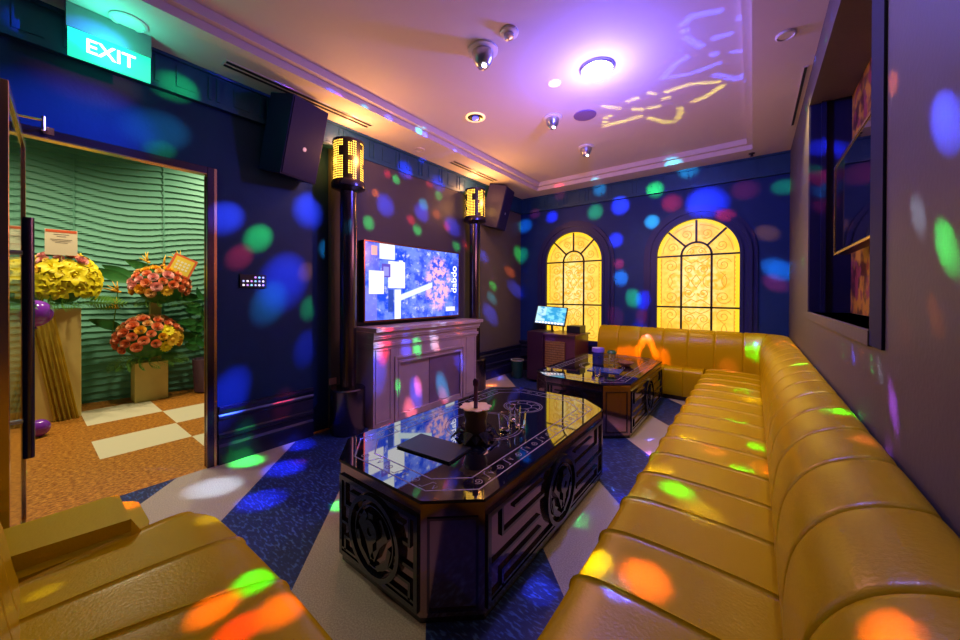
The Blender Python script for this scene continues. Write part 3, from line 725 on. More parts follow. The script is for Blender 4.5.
# things on the near table
t = thing('menu_folder', 'black folder lying on the near glass table', 'folder', (-1.30, 1.305, TH), .10)
obj('cover', box((-.17, -.095, .0), (.17, .095, .003), .001), M['black'], t); obj('pages', box((-.165, -.09, .003), (.165, .088, .007)), mat('dark card', (.03, .02, .05), .3), t); obj('cover', box((-.17, -.095, .007), (.17, .095, .010), .001), M['black'], t)
t = thing('centrepiece', 'brown pot centrepiece with cream scalloped dish and upright dark rod on the near table', 'centrepiece', (-1.215, 1.545, TH))
bm = B()
for k in range(14):
    a = k*2*PI/14; c, s = math.cos(a), math.sin(a); r1 = .140 if k % 2 else .12
    pts = [(.03, .012), (.09, .055 if k % 2 else .035), (r1, .010)]
    w = .030; prev = None
    for j, (r, z) in enumerate(pts):
        ww = (w*.6, w, .002)[j]; cur = [bm.verts.new((r*c-ww*s, r*s+ww*c, z)), bm.verts.new((r*c, r*s, z+.008)), bm.verts.new((r*c+ww*s, r*s-ww*c, z))]
        if prev: [bm.faces.new((prev[i], prev[i+1], cur[i+1], cur[i])) for i in (0, 1)]
        prev = cur
obj('leaf_base', bm, mat('glossy black leaf', (.01, .01, .03), .15), t, smooth='auto')
obj('pot', lathe([(.05, .0), (.055, .02), (.062, .07), (.056, .10), (.066, .13), (.060, .155), (.02, .156)]), mat('brown pot', (.06, .028, .02), .3), t, smooth='auto')
bm = B(); n = 64
ri = [[bm.verts.new(((r*(1+.22*ab*abs(math.cos(a*4))))*math.cos(a), (r*(1+.22*ab*abs(math.cos(a*4))))*math.sin(a), z)) for a in [2*PI*k/n for k in range(n)]] for r, z, ab in ((.012, .165, 0), (.03, .163, .3), (.055, .166, .8), (.074, .174, 1), (.071, .168, 1), (.04, .156, .4))]
for a, b in zip(ri, ri[1:]):
    for k in range(n): bm.faces.new((a[k], a[(k+1) % n], b[(k+1) % n], b[k]))
obj('scalloped_dish', bm, mat('cream ceramic', (.80, .58, .32), .35), t, smooth='auto')
obj('rod', lathe([(.012, .16), (.011, .285), (.016, .292), (.017, .315), (.010, .328), (.002, .33)]), mat('dark violet rod', (.06, .015, .10), .2), t, smooth='auto')
GP = [(.020, 0), (.028, .0), (.030, .003), (.036, .095), (.034, .096), (.0275, .012), (.004, .010)]
def tumbler(label, x, y, z=TH, k=1.):
    o = obj('drinking_glass', lathe([(r*k, h*k) for r, h in GP], n=28), M['glass'], smooth='auto', loc=(x, y, z)); tag(o, label, 'glass', 'clear tumblers'); return o
tumbler('clear tumbler right beside the pot centrepiece', -1.15, 1.735); tumbler('clear tumbler in the middle of the row behind the centrepiece', -1.10, 1.83); tumbler('clear tumbler farthest from the pot centrepiece on the near table', -1.18, 1.90)
# things on the far table
t = thing('canister', 'dark blue canister with violet lid on the far table', 'canister', (-1.40, 4.04, TH))
obj('body', lathe([(.055, 0), (.062, .01), (.062, .135), (.055, .14)], n=24), mat('blue plastic', (.02, .03, .22), .25), t, smooth='auto'); obj('lid', lathe([(.068, .14), (.07, .15), (.066, .185), (.03, .19), (.004, .19)], n=24), mat('violet plastic', (.20, .15, .75), .3), t, smooth='auto')
bm = B()
for a in (-1.9, -1.1): add_lathe(bm, [(.012, 0), (.012, .004)], (.064*math.cos(a), .064*math.sin(a), .09), 12)
obj('knob', bm, M['black'], t)
t = thing('lidded_jar', 'small glass jar with dark green lid beside the blue canister', 'jar', (-1.25, 4.05, TH))
obj('body', lathe([(.03, 0), (.034, .005), (.034, .13), (.030, .135), (.028, .13), (.03, .01)], n=24), M['glass'], t, smooth='auto'); obj('lid', lathe([(.05, .137), (.052, .145), (.04, .165), (.004, .17)], n=24), mat('green plastic', (.01, .10, .05), .3), t, smooth='auto')
t = thing('snack_bowl', 'low brown bowl on the far table', 'bowl', (-1.12, 4.12, TH)); obj('bowl', lathe([(.04, 0), (.085, .035), (.088, .045), (.082, .044), (.04, .01), (.004, .008)], n=28), mat('brown bowl', (.20, .07, .05), .3), t, smooth='auto')
t = thing('tray', 'flat dark blue tray in front of the canister on the far table', 'tray', (-1.22, 3.74, TH), .1)
obj('tray_base', box((-.16, -.11, 0), (.16, .11, .008), .003), mat('blue tray', (.02, .06, .32), .2), t)
tumbler('clear tumbler standing on the front edge of the far table', -1.20, 3.45, TH, .85)

# ------------------------------------------------------------ karaoke console and bin
t = thing('karaoke_console', 'maroon karaoke console with lit touch screen under the left window', 'console', (-2.27, 4.80, 0))
bm = B(); add_box(bm, (-.27, -.20, .05), (.36, .30, .70), .006); obj('cabinet', bm, M['pebble'], t)
obj('side_cabinet', box((-.36, -.24, .04), (-.10, .12, .74), .006), mat('dark plum side', (.035, .012, .035), .35), t)
fr = obj('woven_front', box((-.08, -.215, .10), (.22, -.199, .62), .003), mat('woven gold front', (.35, .22, .06), .35, metal=.6), t)
bm = B()
for i in range(9):
    for j in range(15):
        x = -.075+.0325*i+.016; z = .12+.033*j; o_ = .008*((i+j) % 2)
        add_box(bm, (x-.013, -.222-o_, z-.010), (x+.013, -.212, z+.010))
obj('weave', bm, mat('gold weave', (.65, .42, .14), .3, metal=.7), fr)
obj('countertop', box((-.10, -.24, .70), (.38, .31, .725), .005), M['pebble'], t)
obj('amplifier', box((.14, .02, .725), (.34, .24, .83), .006), M['black'], t)
st = obj('screen_stand', tube([(-.11, .07, .70), (-.11, .06, .90)], .018, 10), M['black'], t)
R = Matrix.Translation((-.11, .02, .965)) @ Matrix.Rotation(math.radians(-24), 4, 'X') @ Matrix.Rotation(math.radians(8), 4, 'Z')
sc = obj('touch_screen', box((-.235, 0, -.145), (.235, .03, .145), .005), M['black'], t); sc.data.transform(R)
q = quad_uv('display', *[R @ Vector(p) for p in ((-.222, -.002, -.132), (.222, -.002, -.132), (.222, -.002, .132), (-.222, -.002, .132))], M['kiosk'], sc)
bm = B()
for k in range(9): add_box(bm, (-.21+k*.048, -.004, -.128), (-.182+k*.048, -.0025, -.106))
bm.transform(R); obj('icons', bm, wt, q)
t = thing('trash_bin', 'dark green round waste bin on the floor left of the console', 'bin', (-2.86, 4.66, 0))
obj('bin_body', lathe([(.075, 0), (.08, .01), (.095, .27), (.088, .27), (.07, .02), (.004, .018)], n=28), mat('green bin', (.01, .07, .05), .3), t, smooth='auto'); obj('bin_rim', lathe([(.094, .262), (.102, .265), (.102, .282), (.090, .284), (.088, .262)], n=28), mat('bin rim', (.35, .38, .33), .4), t, smooth='auto')

# ------------------------------------------------------------ flowers in the hall
def petal_mesh(bm, a, r0, r1, w, z0, z1, curl=0., mi=0):
    c, s = math.cos(a), math.sin(a); prev = None
    for j in range(5):
        f = j/4; r = r0+(r1-r0)*f; z = z0+(z1-z0)*f**(.7 if curl >= 0 else 1.4)-curl*f*f; ww = w*math.sin(PI*(.12+.83*f))*1.0
        cur = [bm.verts.new((r*c-ww*s, r*s+ww*c, z+ww*.25)), bm.verts.new((r*c, r*s, z)), bm.verts.new((r*c+ww*s, r*s-ww*c, z+ww*.25))]
        if prev:
            for i in (0, 1): bm.faces.new((prev[i], prev[i+1], cur[i+1], cur[i])).material_index = mi
        prev = cur
def flower_mesh(kind, m, m2):
    bm = B()
    if kind == 'lily':
        for k in range(6): petal_mesh(bm, k*PI/3, .006, .085, .028, 0, .05, .03)
        add_lathe(bm, [(.006, 0), (.01, .03), (.003, .045)], n=8)
    elif kind == 'gerbera':
        for k in range(14): petal_mesh(bm, k*PI/7, .012, .055, .013, .01, .018)
        for v in bmesh.ops.create_uvsphere(bm, u_segments=10, v_segments=5, radius=.018)['verts']: v.co.z = v.co.z*.5+.016
    elif kind == 'rose':
        for ring, (r, z, n_) in enumerate(((.012, .045, 3), (.022, .043, 4), (.032, .036, 5), (.042, .026, 6))):
            for k in range(n_): petal_mesh(bm, k*2*PI/n_+ring*.5, r*.35, r, r*.75, .0, z, -.0)
    elif kind == 'paradise':
        for k, (dx, dz) in enumerate(((.10, .06), (.06, .11), (.02, .12), (.12, .02))):
            add_tube(bm, [(0, 0, 0), (dx*.5, .004*k, dz*.5), (dx, 0, dz)], .012, 6, .002)
        add_tube(bm, [(-.03, 0, -.01), (.05, 0, .0), (.14, 0, .015)], .014, 6, .003)
    for f in bm.faces: pass
    me = bpy.data.meshes.new(kind); bmesh.ops.recalc_face_normals(bm, faces=bm.faces[:]); bm.to_mesh(me); bm.free(); me.materials.append(m); me.shade_smooth(); return me
def leaf_mesh(L, w, m, frond=False):
    bm = B()
    if frond:
        for k in range(12):
            f = (k+1)/13; x = L*f; z = .12*L*math.sin(PI*f)-.25*L*f*f
            for sg in (-1, 1):
                l = w*math.sin(PI*(f*.8+.15)); a = [bm.verts.new((x, 0, z)), bm.verts.new((x+.02*L, sg*l*.5, z-.01)), bm.verts.new((x+.08*L, sg*l, z-.03)), bm.verts.new((x+.05*L, sg*l*.4, z))]
                bm.faces.new(a)
        add_tube(bm, [(0, 0, 0), (L*.5, 0, .12*L-.06*L), (L, 0, -.25*L)], .003, 5)
    else:
        prev = None
        for j in range(7):
            f = j/6; x = L*f; z = .25*L*math.sin(PI*f*.8)-.15*L*f; ww = w*math.sin(PI*(.06+.9*f))
            cur = [bm.verts.new((x, -ww, z-ww*.25)), bm.verts.new((x, 0, z)), bm.verts.new((x, ww, z-ww*.25))]
            if prev: [bm.faces.new((prev[i], prev[i+1], cur[i+1], cur[i])) for i in (0, 1)]
            prev = cur
    me = bpy.data.meshes.new('leaf'); bm.to_mesh(me); bm.free(); me.materials.append(m); me.shade_smooth(); return me
def put(name, me, parent, p, nrm, roll=0, k=1., ax='Z'):
    o = bpy.data.objects.new(name, me); C.objects.link(o); o.parent = parent
    q = Vector(nrm).to_track_quat(ax, 'Y'); o.matrix_basis = Matrix.Translation(p) @ q.to_matrix().to_4x4() @ Matrix.Rotation(roll, 4, ax) @ Matrix.Scale(k, 4); return o
fm = lambda nm, c, v=.15: mat(nm, c, .5, vary=v, vscale=30)
FY = fm('yellow petal', (.95, .72, .01)); FYO = fm('golden petal', (.95, .50, .03)); FC = fm('coral petal', (1., .34, .16)); FP = fm('pink petal', (1., .45, .42)); FPE = fm('peach petal', (.98, .55, .22)); FR = fm('red petal', (.70, .04, .05))
lilyY, rosP, rosC, rosO, rosY, gerO, gerY = flower_mesh('lily', FY, 0), flower_mesh('rose', FP, 0), flower_mesh('rose', FC, 0), flower_mesh('rose', FPE, 0), flower_mesh('rose', FYO, 0), flower_mesh('gerbera', FYO, 0), flower_mesh('gerbera', FY, 0)
par = flower_mesh('paradise', FYO, 0); lf = leaf_mesh(.30, .05, M['leaf']); fd = leaf_mesh(.30, .09, M['palm'], True); lfs = leaf_mesh(.17, .045, M['leaf'])
def bouquet(t, c, rx, ry, rz_, items, nflow, seed, low=-.35, kk=1.):
    """flowers on the camera-facing dome of an ellipsoid, golden-angle spaced"""
    r = random.Random(seed); cnt = 0; i = 0
    while cnt < nflow and i < nflow*5:
        f = (i+.5)/(nflow*2.1); i += 1
        z = 1-2*f; a = i*2.399963; h = math.sqrt(max(0, 1-z*z)); d = Vector((h*math.cos(a), h*math.sin(a), z))
        if z < low or d.x < -.25: continue
        p = Vector(c)+Vector((d.x*rx, d.y*ry, d.z*rz_)); me = items(d, r)
        n_ = Vector((d.x/rx, d.y/ry, d.z/rz_)).normalized()
        put('flower', me, t, p, n_+Vector((.15, 0, .1)), r.uniform(0, 6), r.uniform(.9, 1.25)*kk); cnt += 1
    me = bpy.data.meshes.new('foliage_core'); bm = B(); bmesh.ops.create_icosphere(bm, subdivisions=3, radius=1)
    for v in bm.verts: v.co = Vector(c)+Vector((v.co.x*rx*.86, v.co.y*ry*.86, v.co.z*rz_*.86))*(1+.05*math.sin(v.co.x*31+v.co.z*23))
    bm.to_mesh(me); bm.free(); me.materials.append(M['leaf']); o = bpy.data.objects.new('foliage_core', me); C.objects.link(o); o.parent = t
# yellow stand
t = thing('flower_stand', 'yellow flower arrangement on a tall yellow wrapped column in the hall', 'flower arrangement', (-5.64, .21, 0))
obj('column', box((-.14, -.17, 0), (.15, .185, 1.12), .01), M['kraft'], t)
bm = B(); pv = None
for j in range(13):
    f = j/12; z = 1.13*(1-f); x0 = .162; row = []
    for k in range(15):
        g = k/14; y = -.168+.17*f+.165*g; row.append(bm.verts.new((x0+.012+.016*math.sin(k*2.3)*(.4+f), y, z)))
    if pv: [bm.faces.new((pv[i], pv[i+1], row[i+1], row[i])) for i in range(14)]
    pv = row
g = bm.faces[:]; bmesh.ops.solidify(bm, geom=g, thickness=.004); obj('drape', bm, M['gold_cloth'], t, smooth='auto')
def it1(d, r):
    if d.z > .62 and d.x > .2 : return r.choice([rosP, rosP, rosC])
    if d.z > .35: return r.choice([gerO, gerY, lilyY, lilyY])
    return r.choice([lilyY, lilyY, lilyY, gerY])
bouquet(t, (.03, .07, 1.41), .21, .225, .27, it1, 46, 3, low=-.6, kk=1.05)
for k in range(14): a = -1.8+k*.27; put('palm_frond', fd, t, (.03+.16*math.cos(a), .04+.20*math.sin(a), 1.19), (math.cos(a), math.sin(a), -.12), 0, 1.0, 'X')
cd = thing('greeting_card', 'large cream card with red heading above the yellow flowers', 'card', (-5.42, .26, 1.65), -.1)
obj('card', box((-.003, -.105, 0), (.003, .105, .25), .001), mat('cream card', (.85, .72, .50), .5), cd); obj('heading', box((.003, -.10, .222), (.0045, .10, .248)), mat('red card band', (.75, .12, .04), .5), cd)
bm = B(); 
for k, (w, z) in enumerate(((.05, .20), (.03, .18), (.07, .15), (.06, .135), (.04, .12))): add_box(bm, (.003, -w, z), (.0042, w, z+.005))
obj('text_lines', bm, mat('grey ink', (.25, .18, .15), .6), cd); obj('card_stick', tube([(-.006, 0, -.30), (-.006, 0, .02)], .004, 8), M['kraft'], cd)
# two-tier coral stand
t = thing('flower_stand', 'two tier coral and orange flower arrangement on a beige box in the hall', 'flower arrangement', (-5.78, .97, 0))
obj('box_base', box((-.13, -.15, 0), (.12, .145, .46), .006), M['kraft'], t); obj('stem_post', box((-.06, .0, .46), (.03, .10, 1.30), .004), M['kraft'], t)
def it2(d, r):
    if d.y < -.25 and d.z < .3: return rosC
    if d.y > .2 or d.z > .5: return r.choice([gerY, rosY, gerO, rosO]) if d.z < .5 else r.choice([rosC, rosO, rosO])
    return r.choice([rosC, rosO, rosY, rosC])
bouquet(t, (.10, -.02, .73), .22, .28, .25, it2, 46, 5, kk=1.15)
def it3(d, r):
    if d.y > .35: return rosC
    if d.z < -.05: return r.choice([rosY, rosO, gerO])
    if d.z > .65: return r.choice([rosY, rosO])
    return r.choice([rosP, rosC, rosC, rosC])
bouquet(t, (.06, .09, 1.35), .20, .25, .23, it3, 44, 9, kk=1.12)
for p, a in (((.0, -.02, 1.66), .3), ((.05, .12, 1.63), -.4), ((.05, -.28, 1.30), 1.2), ((.10, -.30, 1.12), 2.2), ((.05, .28, 1.70), .9)):
    o = put('paradise_bloom', par, t, p, (.2, .1, 1), a+1.3, .95); put('stem', bpy.data.meshes.get('flower_stem') or [bm := B(), add_tube(bm, [(0, 0, 0), (.01, .0, -.35)], .005, 6), me := bpy.data.meshes.new('flower_stem'), bm.to_mesh(me), me.materials.append(M['palm'])][2], o, (0, 0, 0), (0, 0, 1))
for p, a, k in (((.0, -.10, 1.45), -1.9, 1.1), ((.02, -.14, 1.40), -1.5, 1.2), ((0, -.2, .85), -1.7, 1.1), ((.0, .1, 1.5), -2.2, 1.2)): put('leaf', lf, t, p, (math.cos(a)*.4, math.sin(a), .45), 0, k, 'X')
for k in range(9): a = -1.5+k*.36; put('palm_frond', fd, t, (.06+.1*math.cos(a), -.02+.14*math.sin(a), .54), (math.cos(a), math.sin(a), -.5), 0, .85, 'X')
for k in range(6): a = -1.2+k*.45; put('palm_frond', fd, t, (.05+.1*math.cos(a), .10+.14*math.sin(a), 1.20), (math.cos(a), math.sin(a), -.4), 0, .6, 'X')
cd = thing('greeting_card', 'tilted yellow card with red border above the coral flowers', 'card', (-5.60, 1.235, 1.48), .1)
rot = Matrix.Translation((0, 0, .13)) @ Matrix.Rotation(math.radians(-24), 4, 'X')
for nm, a, b, c in (('card', (-.003, -.125, -.125), (.003, .125, .125), mat('red card', (.80, .16, .06), .5)), ('card_face', (.003, -.10, -.10), (.0045, .10, .10), mat('yellow card', (.95, .68, .08), .5))):
    bm = box(a, b); bm.transform(rot); obj(nm, bm, c, cd)
bm = B()
for i in range(3):
    for j in range(4): add_box(bm, (.0045, -.07+j*.038, -.05+i*.04), (.0055, -.045+j*.038, -.025+i*.04))
bm.transform(rot); obj('written_characters', bm, mat('pale ink', (.98, .92, .70), .5), cd); obj('card_stick', tube([(-.006, 0, -.25), (-.006, 0, .05)], .004, 8), M['kraft'], cd)
# potted plant by the jamb
t = thing('potted_plant', 'leafy green plant in a plum grey pot beside the door jamb', 'plant', (-5.66, 1.52, 0))
obj('pot', lathe([(.12, 0), (.15, .02), (.17, .43), (.15, .43), (.14, .40), (.01, .40)], n=28), mat('plum pot', (.10, .05, .09), .5), t, smooth='auto')
bm = B()
for k in range(5): add_tube(bm, [(0, 0, .38), (.04*math.cos(k*1.3), .04*math.sin(k*1.3), .75), (.10*math.cos(k*1.3), .10*math.sin(k*1.3), 1.05)], .009, 6)
obj('stem', bm, M['leaf'], t)
r = random.Random(4)
for k in range(44):
    z = .52+.75*(k/44); a = k*2.4; rr = .05+.05*r.random(); put('leaf', lf if k % 2 else lfs, t, (rr*math.cos(a), rr*math.sin(a), z), (math.cos(a), math.sin(a), r.uniform(-.2, .8)), 0, r.uniform(.8, 1.15), 'X')
def balloon(label, x, y, z, r):
    t = thing('balloon', label, 'balloon', (x, y, z), group=None)
    bm = B(); bmesh.ops.create_uvsphere(bm, u_segments=28, v_segments=18, radius=r)
    for v in bm.verts: v.co.z *= 1.04 if v.co.z > 0 else 1.12
    obj('balloon_skin', bm, M['purple'], t, smooth=True); bm = B(); add_lathe(bm, [(.004, -r*1.11), (.018, -r*1.11-.02)], n=10); obj('knot', bm, M['purple'], t)
balloon('shiny purple balloon against the yellow column behind the door handle', -5.30, .095, 1.09, .115)
balloon('purple balloon resting on the hall floor behind the door handle', -5.02, .11, .08, .07)
SIGN = 1; BK = 300.0
# ------------------------------------------------------------ lights
def light(name, typ, loc, col, power, radius=.05, rot=None, **k):
    l = bpy.data.lights.new(name, typ); l.color = col; l.energy = power
    if typ in ('POINT', 'SPOT'): l.shadow_soft_size = radius
    for a, v in k.items(): setattr(l, a, v)
    o = bpy.data.objects.new(name, l); C.objects.link(o); o.location = loc
    if rot: o.rotation_euler = rot
    return o
SRC = {'A': (-1.517, 1.996, 2.80), 'B': (-1.556, 3.17, 2.85), 'M': (-.948, 2.679, 2.90), 'T': (-1.215, 1.545, .84)}
COL = {'g': (.03, 1, .13), 'r': (1, .03, .06), 'b': (.04, .08, 1), 'o': (1, .17, .02), 'c': (.03, .55, .75), 'p': (.45, .1, 1), 'y': (.9, .8, .03), 'w': (.5, .7, 1), 'k': (1, .18, .25)}
BEAMS = [
 ('A',(-3.16,1.183,1.727),0.0968,'g',1,0),
 ('A',(-3.16,1.05,1.563),0.0854,'r',0.8,0),
 ('A',(-3.16,0.951,1.848),0.1131,'b',1,0),
 ('A',(-3.16,1.599,2.031),0.1438,'b',1,0),
 ('A',(-3.16,1.384,1.395),0.1873,'b',1,0),
 ('A',(-3.16,1.563,1.472),0.0713,'o',0.7,0),
 ('A',(-3.16,1.266,1.21),0.1321,'c',0.5,0),
 ('A',(-3.16,1.591,1.151),0.0808,'g',0.6,0),
 ('A',(-3.16,1.564,0.794),0.1071,'b',0.4,0),
 ('A',(-3.16,0.97,0.492),0.1369,'b',1,0),
 ('A',(-3.16,1.05,0.138),0.0779,'g',0.4,0),
 ('A',(-3.16,1.361,0.335),0.0848,'r',0.35,0),
 ('A',(-3.16,2.553,2.533),0.0555,'g',1,0),
 ('A',(-3.16,2.43,2.567),0.0488,'r',0.8,0),
 ('A',(-3.16,2.68,2.679),0.1025,'b',0.9,0),
 ('A',(-3.16,2.405,2.216),0.1186,'b',1.1,0),
 ('A',(-3.16,2.277,2.317),0.0472,'o',1,0),
 ('A',(-3.16,2.193,1.989),0.0722,'g',1,0),
 ('A',(-3.16,2.975,2.34),0.0723,'c',1,0),
 ('A',(-3.16,2.943,2.237),0.1079,'b',1.1,0),
 ('A',(-3.16,2.772,2.114),0.058,'r',1,0),
 ('A',(-3.16,2.872,2.012),0.0651,'g',1.1,0),
 ('A',(-3.16,3.232,2.504),0.0568,'g',1,0),
 ('A',(-3.16,3.074,2.617),0.0614,'r',0.7,0),
 ('A',(-3.16,3.231,2.655),0.101,'b',0.8,0),
 ('A',(-3.16,3.197,2.258),0.0628,'o',0.8,0),
 ('A',(-3.16,3.497,2.152),0.119,'b',1.1,0),
 ('A',(-3.16,3.381,2.135),0.0583,'r',1,0),
 ('A',(-3.16,3.578,1.896),0.0603,'g',1.1,0),
 ('A',(-3.16,2.74,2.638),0.0576,'p',0.4,0),
 ('A',(-3.16,4.435,1.404),0.0613,'g',0.8,0),
 ('A',(-3.16,4.36,0.978),0.1213,'b',0.9,0),
 ('A',(-3.16,5.07,1.366),0.1172,'b',0.8,0),
 ('A',(-3.16,4.914,1.643),0.082,'o',0.6,0),
 ('A',(-3.16,4.178,1.841),0.0885,'b',0.8,0),
 ('A',(-3.16,4.41,1.22),0.0764,'c',0.5,0),
 ('A',(-3.16,3.765,1.957),0.0553,'r',0.4,0),
 ('A',(-3.16,0.643,2.691),0.0958,'g',0.6,0),
 ('A',(-3.16,0.204,2.266),0.2641,'b',0.55,0),
 ('A',(-3.16,0.272,2.562),0.1564,'r',0.25,0),
 ('A',(-3.16,0.083,2.739),0.1006,'b',0.7,0),
 ('A',(-3.16,0.571,2.371),0.1337,'c',0.25,0),
 ('A',(-3.16,0.581,2.241),0.0671,'g',0.25,0),
 ('A',(-3.16,1.789,1.738),0.0753,'c',0.5,0),
 ('A',(-3.16,1.945,1.218),0.0879,'b',0.5,0),
 ('B',(-1.877,5.25,2.511),0.1194,'g',0.7,0),
 ('B',(-1.516,5.25,2.547),0.1288,'b',1,0),
 ('B',(-2.578,5.25,2.527),0.0968,'b',1,0),
 ('B',(-2.887,5.25,2.617),0.0833,'r',0.6,0),
 ('B',(-1.569,5.25,2.066),0.1008,'b',1,0),
 ('B',(-1.525,5.25,1.718),0.0717,'r',1,0),
 ('B',(-1.497,5.25,1.517),0.1,'c',1,0),
 ('B',(-1.332,5.25,1.233),0.1051,'g',1.2,0),
 ('B',(-1.189,5.25,1.193),0.1101,'b',1.1,0),
 ('B',(-1.213,5.25,0.971),0.0829,'r',0.8,0),
 ('B',(-1.563,5.25,0.956),0.1153,'r',0.4,0),
 ('B',(-0.473,5.25,2.431),0.2003,'b',1.2,0),
 ('B',(-0.256,5.25,2.24),0.085,'r',1,0),
 ('B',(-1.093,5.25,2.268),0.0951,'c',0.8,0),
 ('B',(-3.078,5.25,2.438),0.1189,'c',0.6,0),
 ('B',(0.124,5.25,1.995),0.092,'o',0.7,0),
 ('B',(0.214,5.25,1.577),0.1135,'c',0.9,0),
 ('B',(0.198,5.25,1.419),0.0911,'r',1,0),
 ('B',(0.269,5.25,2.497),0.09,'g',0.5,0),
 ('B',(-1.046,5.25,2.694),0.108,'g',0.4,0),
 ('B',(-0.853,5.25,2.489),0.1185,'r',0.35,0),
 ('B',(-1.804,5.25,2.826),0.1036,'c',0.4,0),
 ('B',(-2.441,5.25,2.858),0.0954,'r',0.4,0),
 ('B',(-3.174,5.25,1.935),0.1373,'g',0.7,0),
 ('B',(-0.082,5.25,2.525),0.1185,'r',0.35,0),
 ('B',(-0.649,5.25,2.88),0.1153,'c',0.4,0),
 ('B',(-1.238,5.25,0.79),0.1108,'b',0.3,0),
 ('B',(-1.232,5.02,0.542),0.0427,'k',1.0,1),
 ('B',(-1.208,5.02,0.611),0.0425,'k',1.0,1),
 ('B',(-1.183,5.02,0.679),0.0424,'k',1.0,1),
 ('B',(-1.159,5.02,0.734),0.0423,'k',1.0,1),
 ('B',(-1.122,5.02,0.776),0.0421,'k',1.0,1),
 ('B',(-1.085,5.02,0.74),0.0419,'k',1.0,1),
 ('B',(-1.061,5.02,0.676),0.0417,'k',1.0,1),
 ('B',(-1.037,5.02,0.613),0.0416,'k',1.0,1),
 ('B',(-1.013,5.02,0.551),0.0415,'k',1.0,1),
 ('B',(-1.334,5.02,0.518),0.0811,'k',0.4,1),
 ('B',(-0.919,5.02,0.534),0.0768,'k',0.4,1),
 ('B',(-1.439,5.02,0.494),0.0821,'k',0.4,1),
 ('B',(-0.006,5.05,0.796),0.1016,'b',0.8,0),
 ('M',(0.32,1.196,1.651),0.055,'b',1.6,0),
 ('M',(0.32,1.185,1.388),0.0419,'g',1.5,0),
 ('M',(0.32,1.347,1.481),0.0393,'w',0.35,0),
 ('M',(0.32,1.555,1.903),0.035,'o',0.4,0),
 ('M',(0.32,1.238,1.241),0.031,'o',0.2,0),
 ('M',(0.32,1.528,0.969),0.0401,'p',1.0,0),
 ('M',(0.32,2.044,1.043),0.0241,'b',1.2,0),
 ('M',(0.32,1.757,1.048),0.0203,'g',0.7,0),
 ('M',(0.32,1.897,1.082),0.0184,'o',0.5,0),
 ('M',(0.32,2.244,1.039),0.0223,'g',0.6,0),
 ('M',(0.32,2.712,1.091),0.0331,'o',0.4,0),
 ('M',(0.32,3.072,1.316),0.0379,'b',0.9,0),
 ('M',(0.32,3.679,1.628),0.0383,'o',0.5,0),
 ('M',(0.32,3.879,1.551),0.0405,'g',0.7,0),
 ('M',(0.32,4.087,1.241),0.0429,'o',0.5,0),
 ('M',(0.32,3.568,1.84),0.0371,'p',0.5,0),
 ('M',(0.32,3.254,2.857),0.0335,'b',1,0),
 ('M',(0.32,2.796,2.731),0.0284,'g',0.9,0),
 ('M',(0.32,2.604,2.753),0.0315,'b',1,0),
 ('M',(0.32,3.754,2.729),0.0391,'g',0.7,0),
 ('M',(0.32,4.194,2.647),0.044,'b',0.6,0),
 ('M',(0.32,1.662,1.047),0.0253,'w',0.3,0),
 ('M',(0.32,1.433,1.192),0.0265,'o',0.15,0),
 ('M',(0.32,1.88,2.277),0.0291,'g',0.6,0),
 ('M',(0.426,3.42,2.284),0.062,'b',1.4,0),
 ('M',(0.489,3.42,2.268),0.0407,'b',1.2,0),
 ('M',(0.407,3.42,2.074),0.0485,'r',1.2,0),
 ('M',(0.481,3.42,2.06),0.0408,'r',1.1,0),
 ('M',(0.418,3.42,1.968),0.0415,'c',0.7,0),
 ('M',(0.491,3.42,1.97),0.0339,'c',0.6,0),
 ('M',(0.428,3.42,1.857),0.0414,'r',0.8,0),
 ('M',(0.367,3.42,2.145),0.035,'g',0.5,0),
 ('M',(-0.085,3.11,0.38),0.0568,'g',0.5,0),
 ('M',(0.024,2.673,0.38),0.0534,'g',0.7,0),
 ('M',(-0.04,2.274,0.38),0.0464,'g',0.8,0),
 ('M',(-0.27,1.836,0.38),0.0687,'g',0.9,0),
 ('M',(-0.387,1.694,0.38),0.0714,'b',0.9,0),
 ('M',(-0.181,2.427,0.38),0.0689,'p',0.5,0),
 ('M',(-0.429,1.188,0.38),0.068,'y',0.7,0),
 ('M',(-0.263,1.195,0.38),0.0752,'o',0.6,0),
 ('M',(-0.322,1.107,0.38),0.0486,'b',0.7,0),
 ('M',(-0.296,4.246,0.38),0.09,'p',0.6,0),
 ('M',(-0.076,4.098,0.38),0.0836,'g',0.6,0),
 ('M',(-0.208,5.07,0.38),0.0935,'p',0.4,0),
 ('M',(0.126,5.336,0.38),0.0937,'g',0.5,0),
 ('M',(-0.167,1.703,0.38),0.082,'y',0.15,0),
 ('M',(-0.374,2.012,0.38),0.0618,'y',0.3,0),
 ('M',(0.075,2.363,0.38),0.0722,'o',0.4,0),
 ('M',(-0.015,3.829,0.38),0.0859,'y',0.3,0),
 ('M',(-0.305,2.543,0.38),0.0621,'y',0.3,0),
 ('M',(-0.463,2.207,0.38),0.0459,'g',0.2,0),
 ('M',(0.292,1.903,0.8),0.0526,'g',0.8,0),
 ('M',(0.269,3.092,0.8),0.058,'c',0.6,0),
 ('M',(0.296,4.159,0.8),0.0791,'k',0.5,0),
 ('M',(0.31,1.551,0.8),0.047,'p',0.35,0),
 ('M',(0.151,0.77,0.8),0.044,'o',0.5,0),
 ('M',(0.248,2.252,0.8),0.0461,'b',0.4,0),
 ('M',(0.248,4.512,0.8),0.0676,'o',0.5,0),
 ('A',(-1.229,0.458,0.4),0.0566,'g',0.75,0),
 ('A',(-1.206,0.344,0.4),0.057,'k',0.5,0),
 ('A',(-1.063,0.467,0.4),0.0634,'o',0.42,0),
 ('A',(-1.077,0.358,0.4),0.0532,'r',0.4,0),
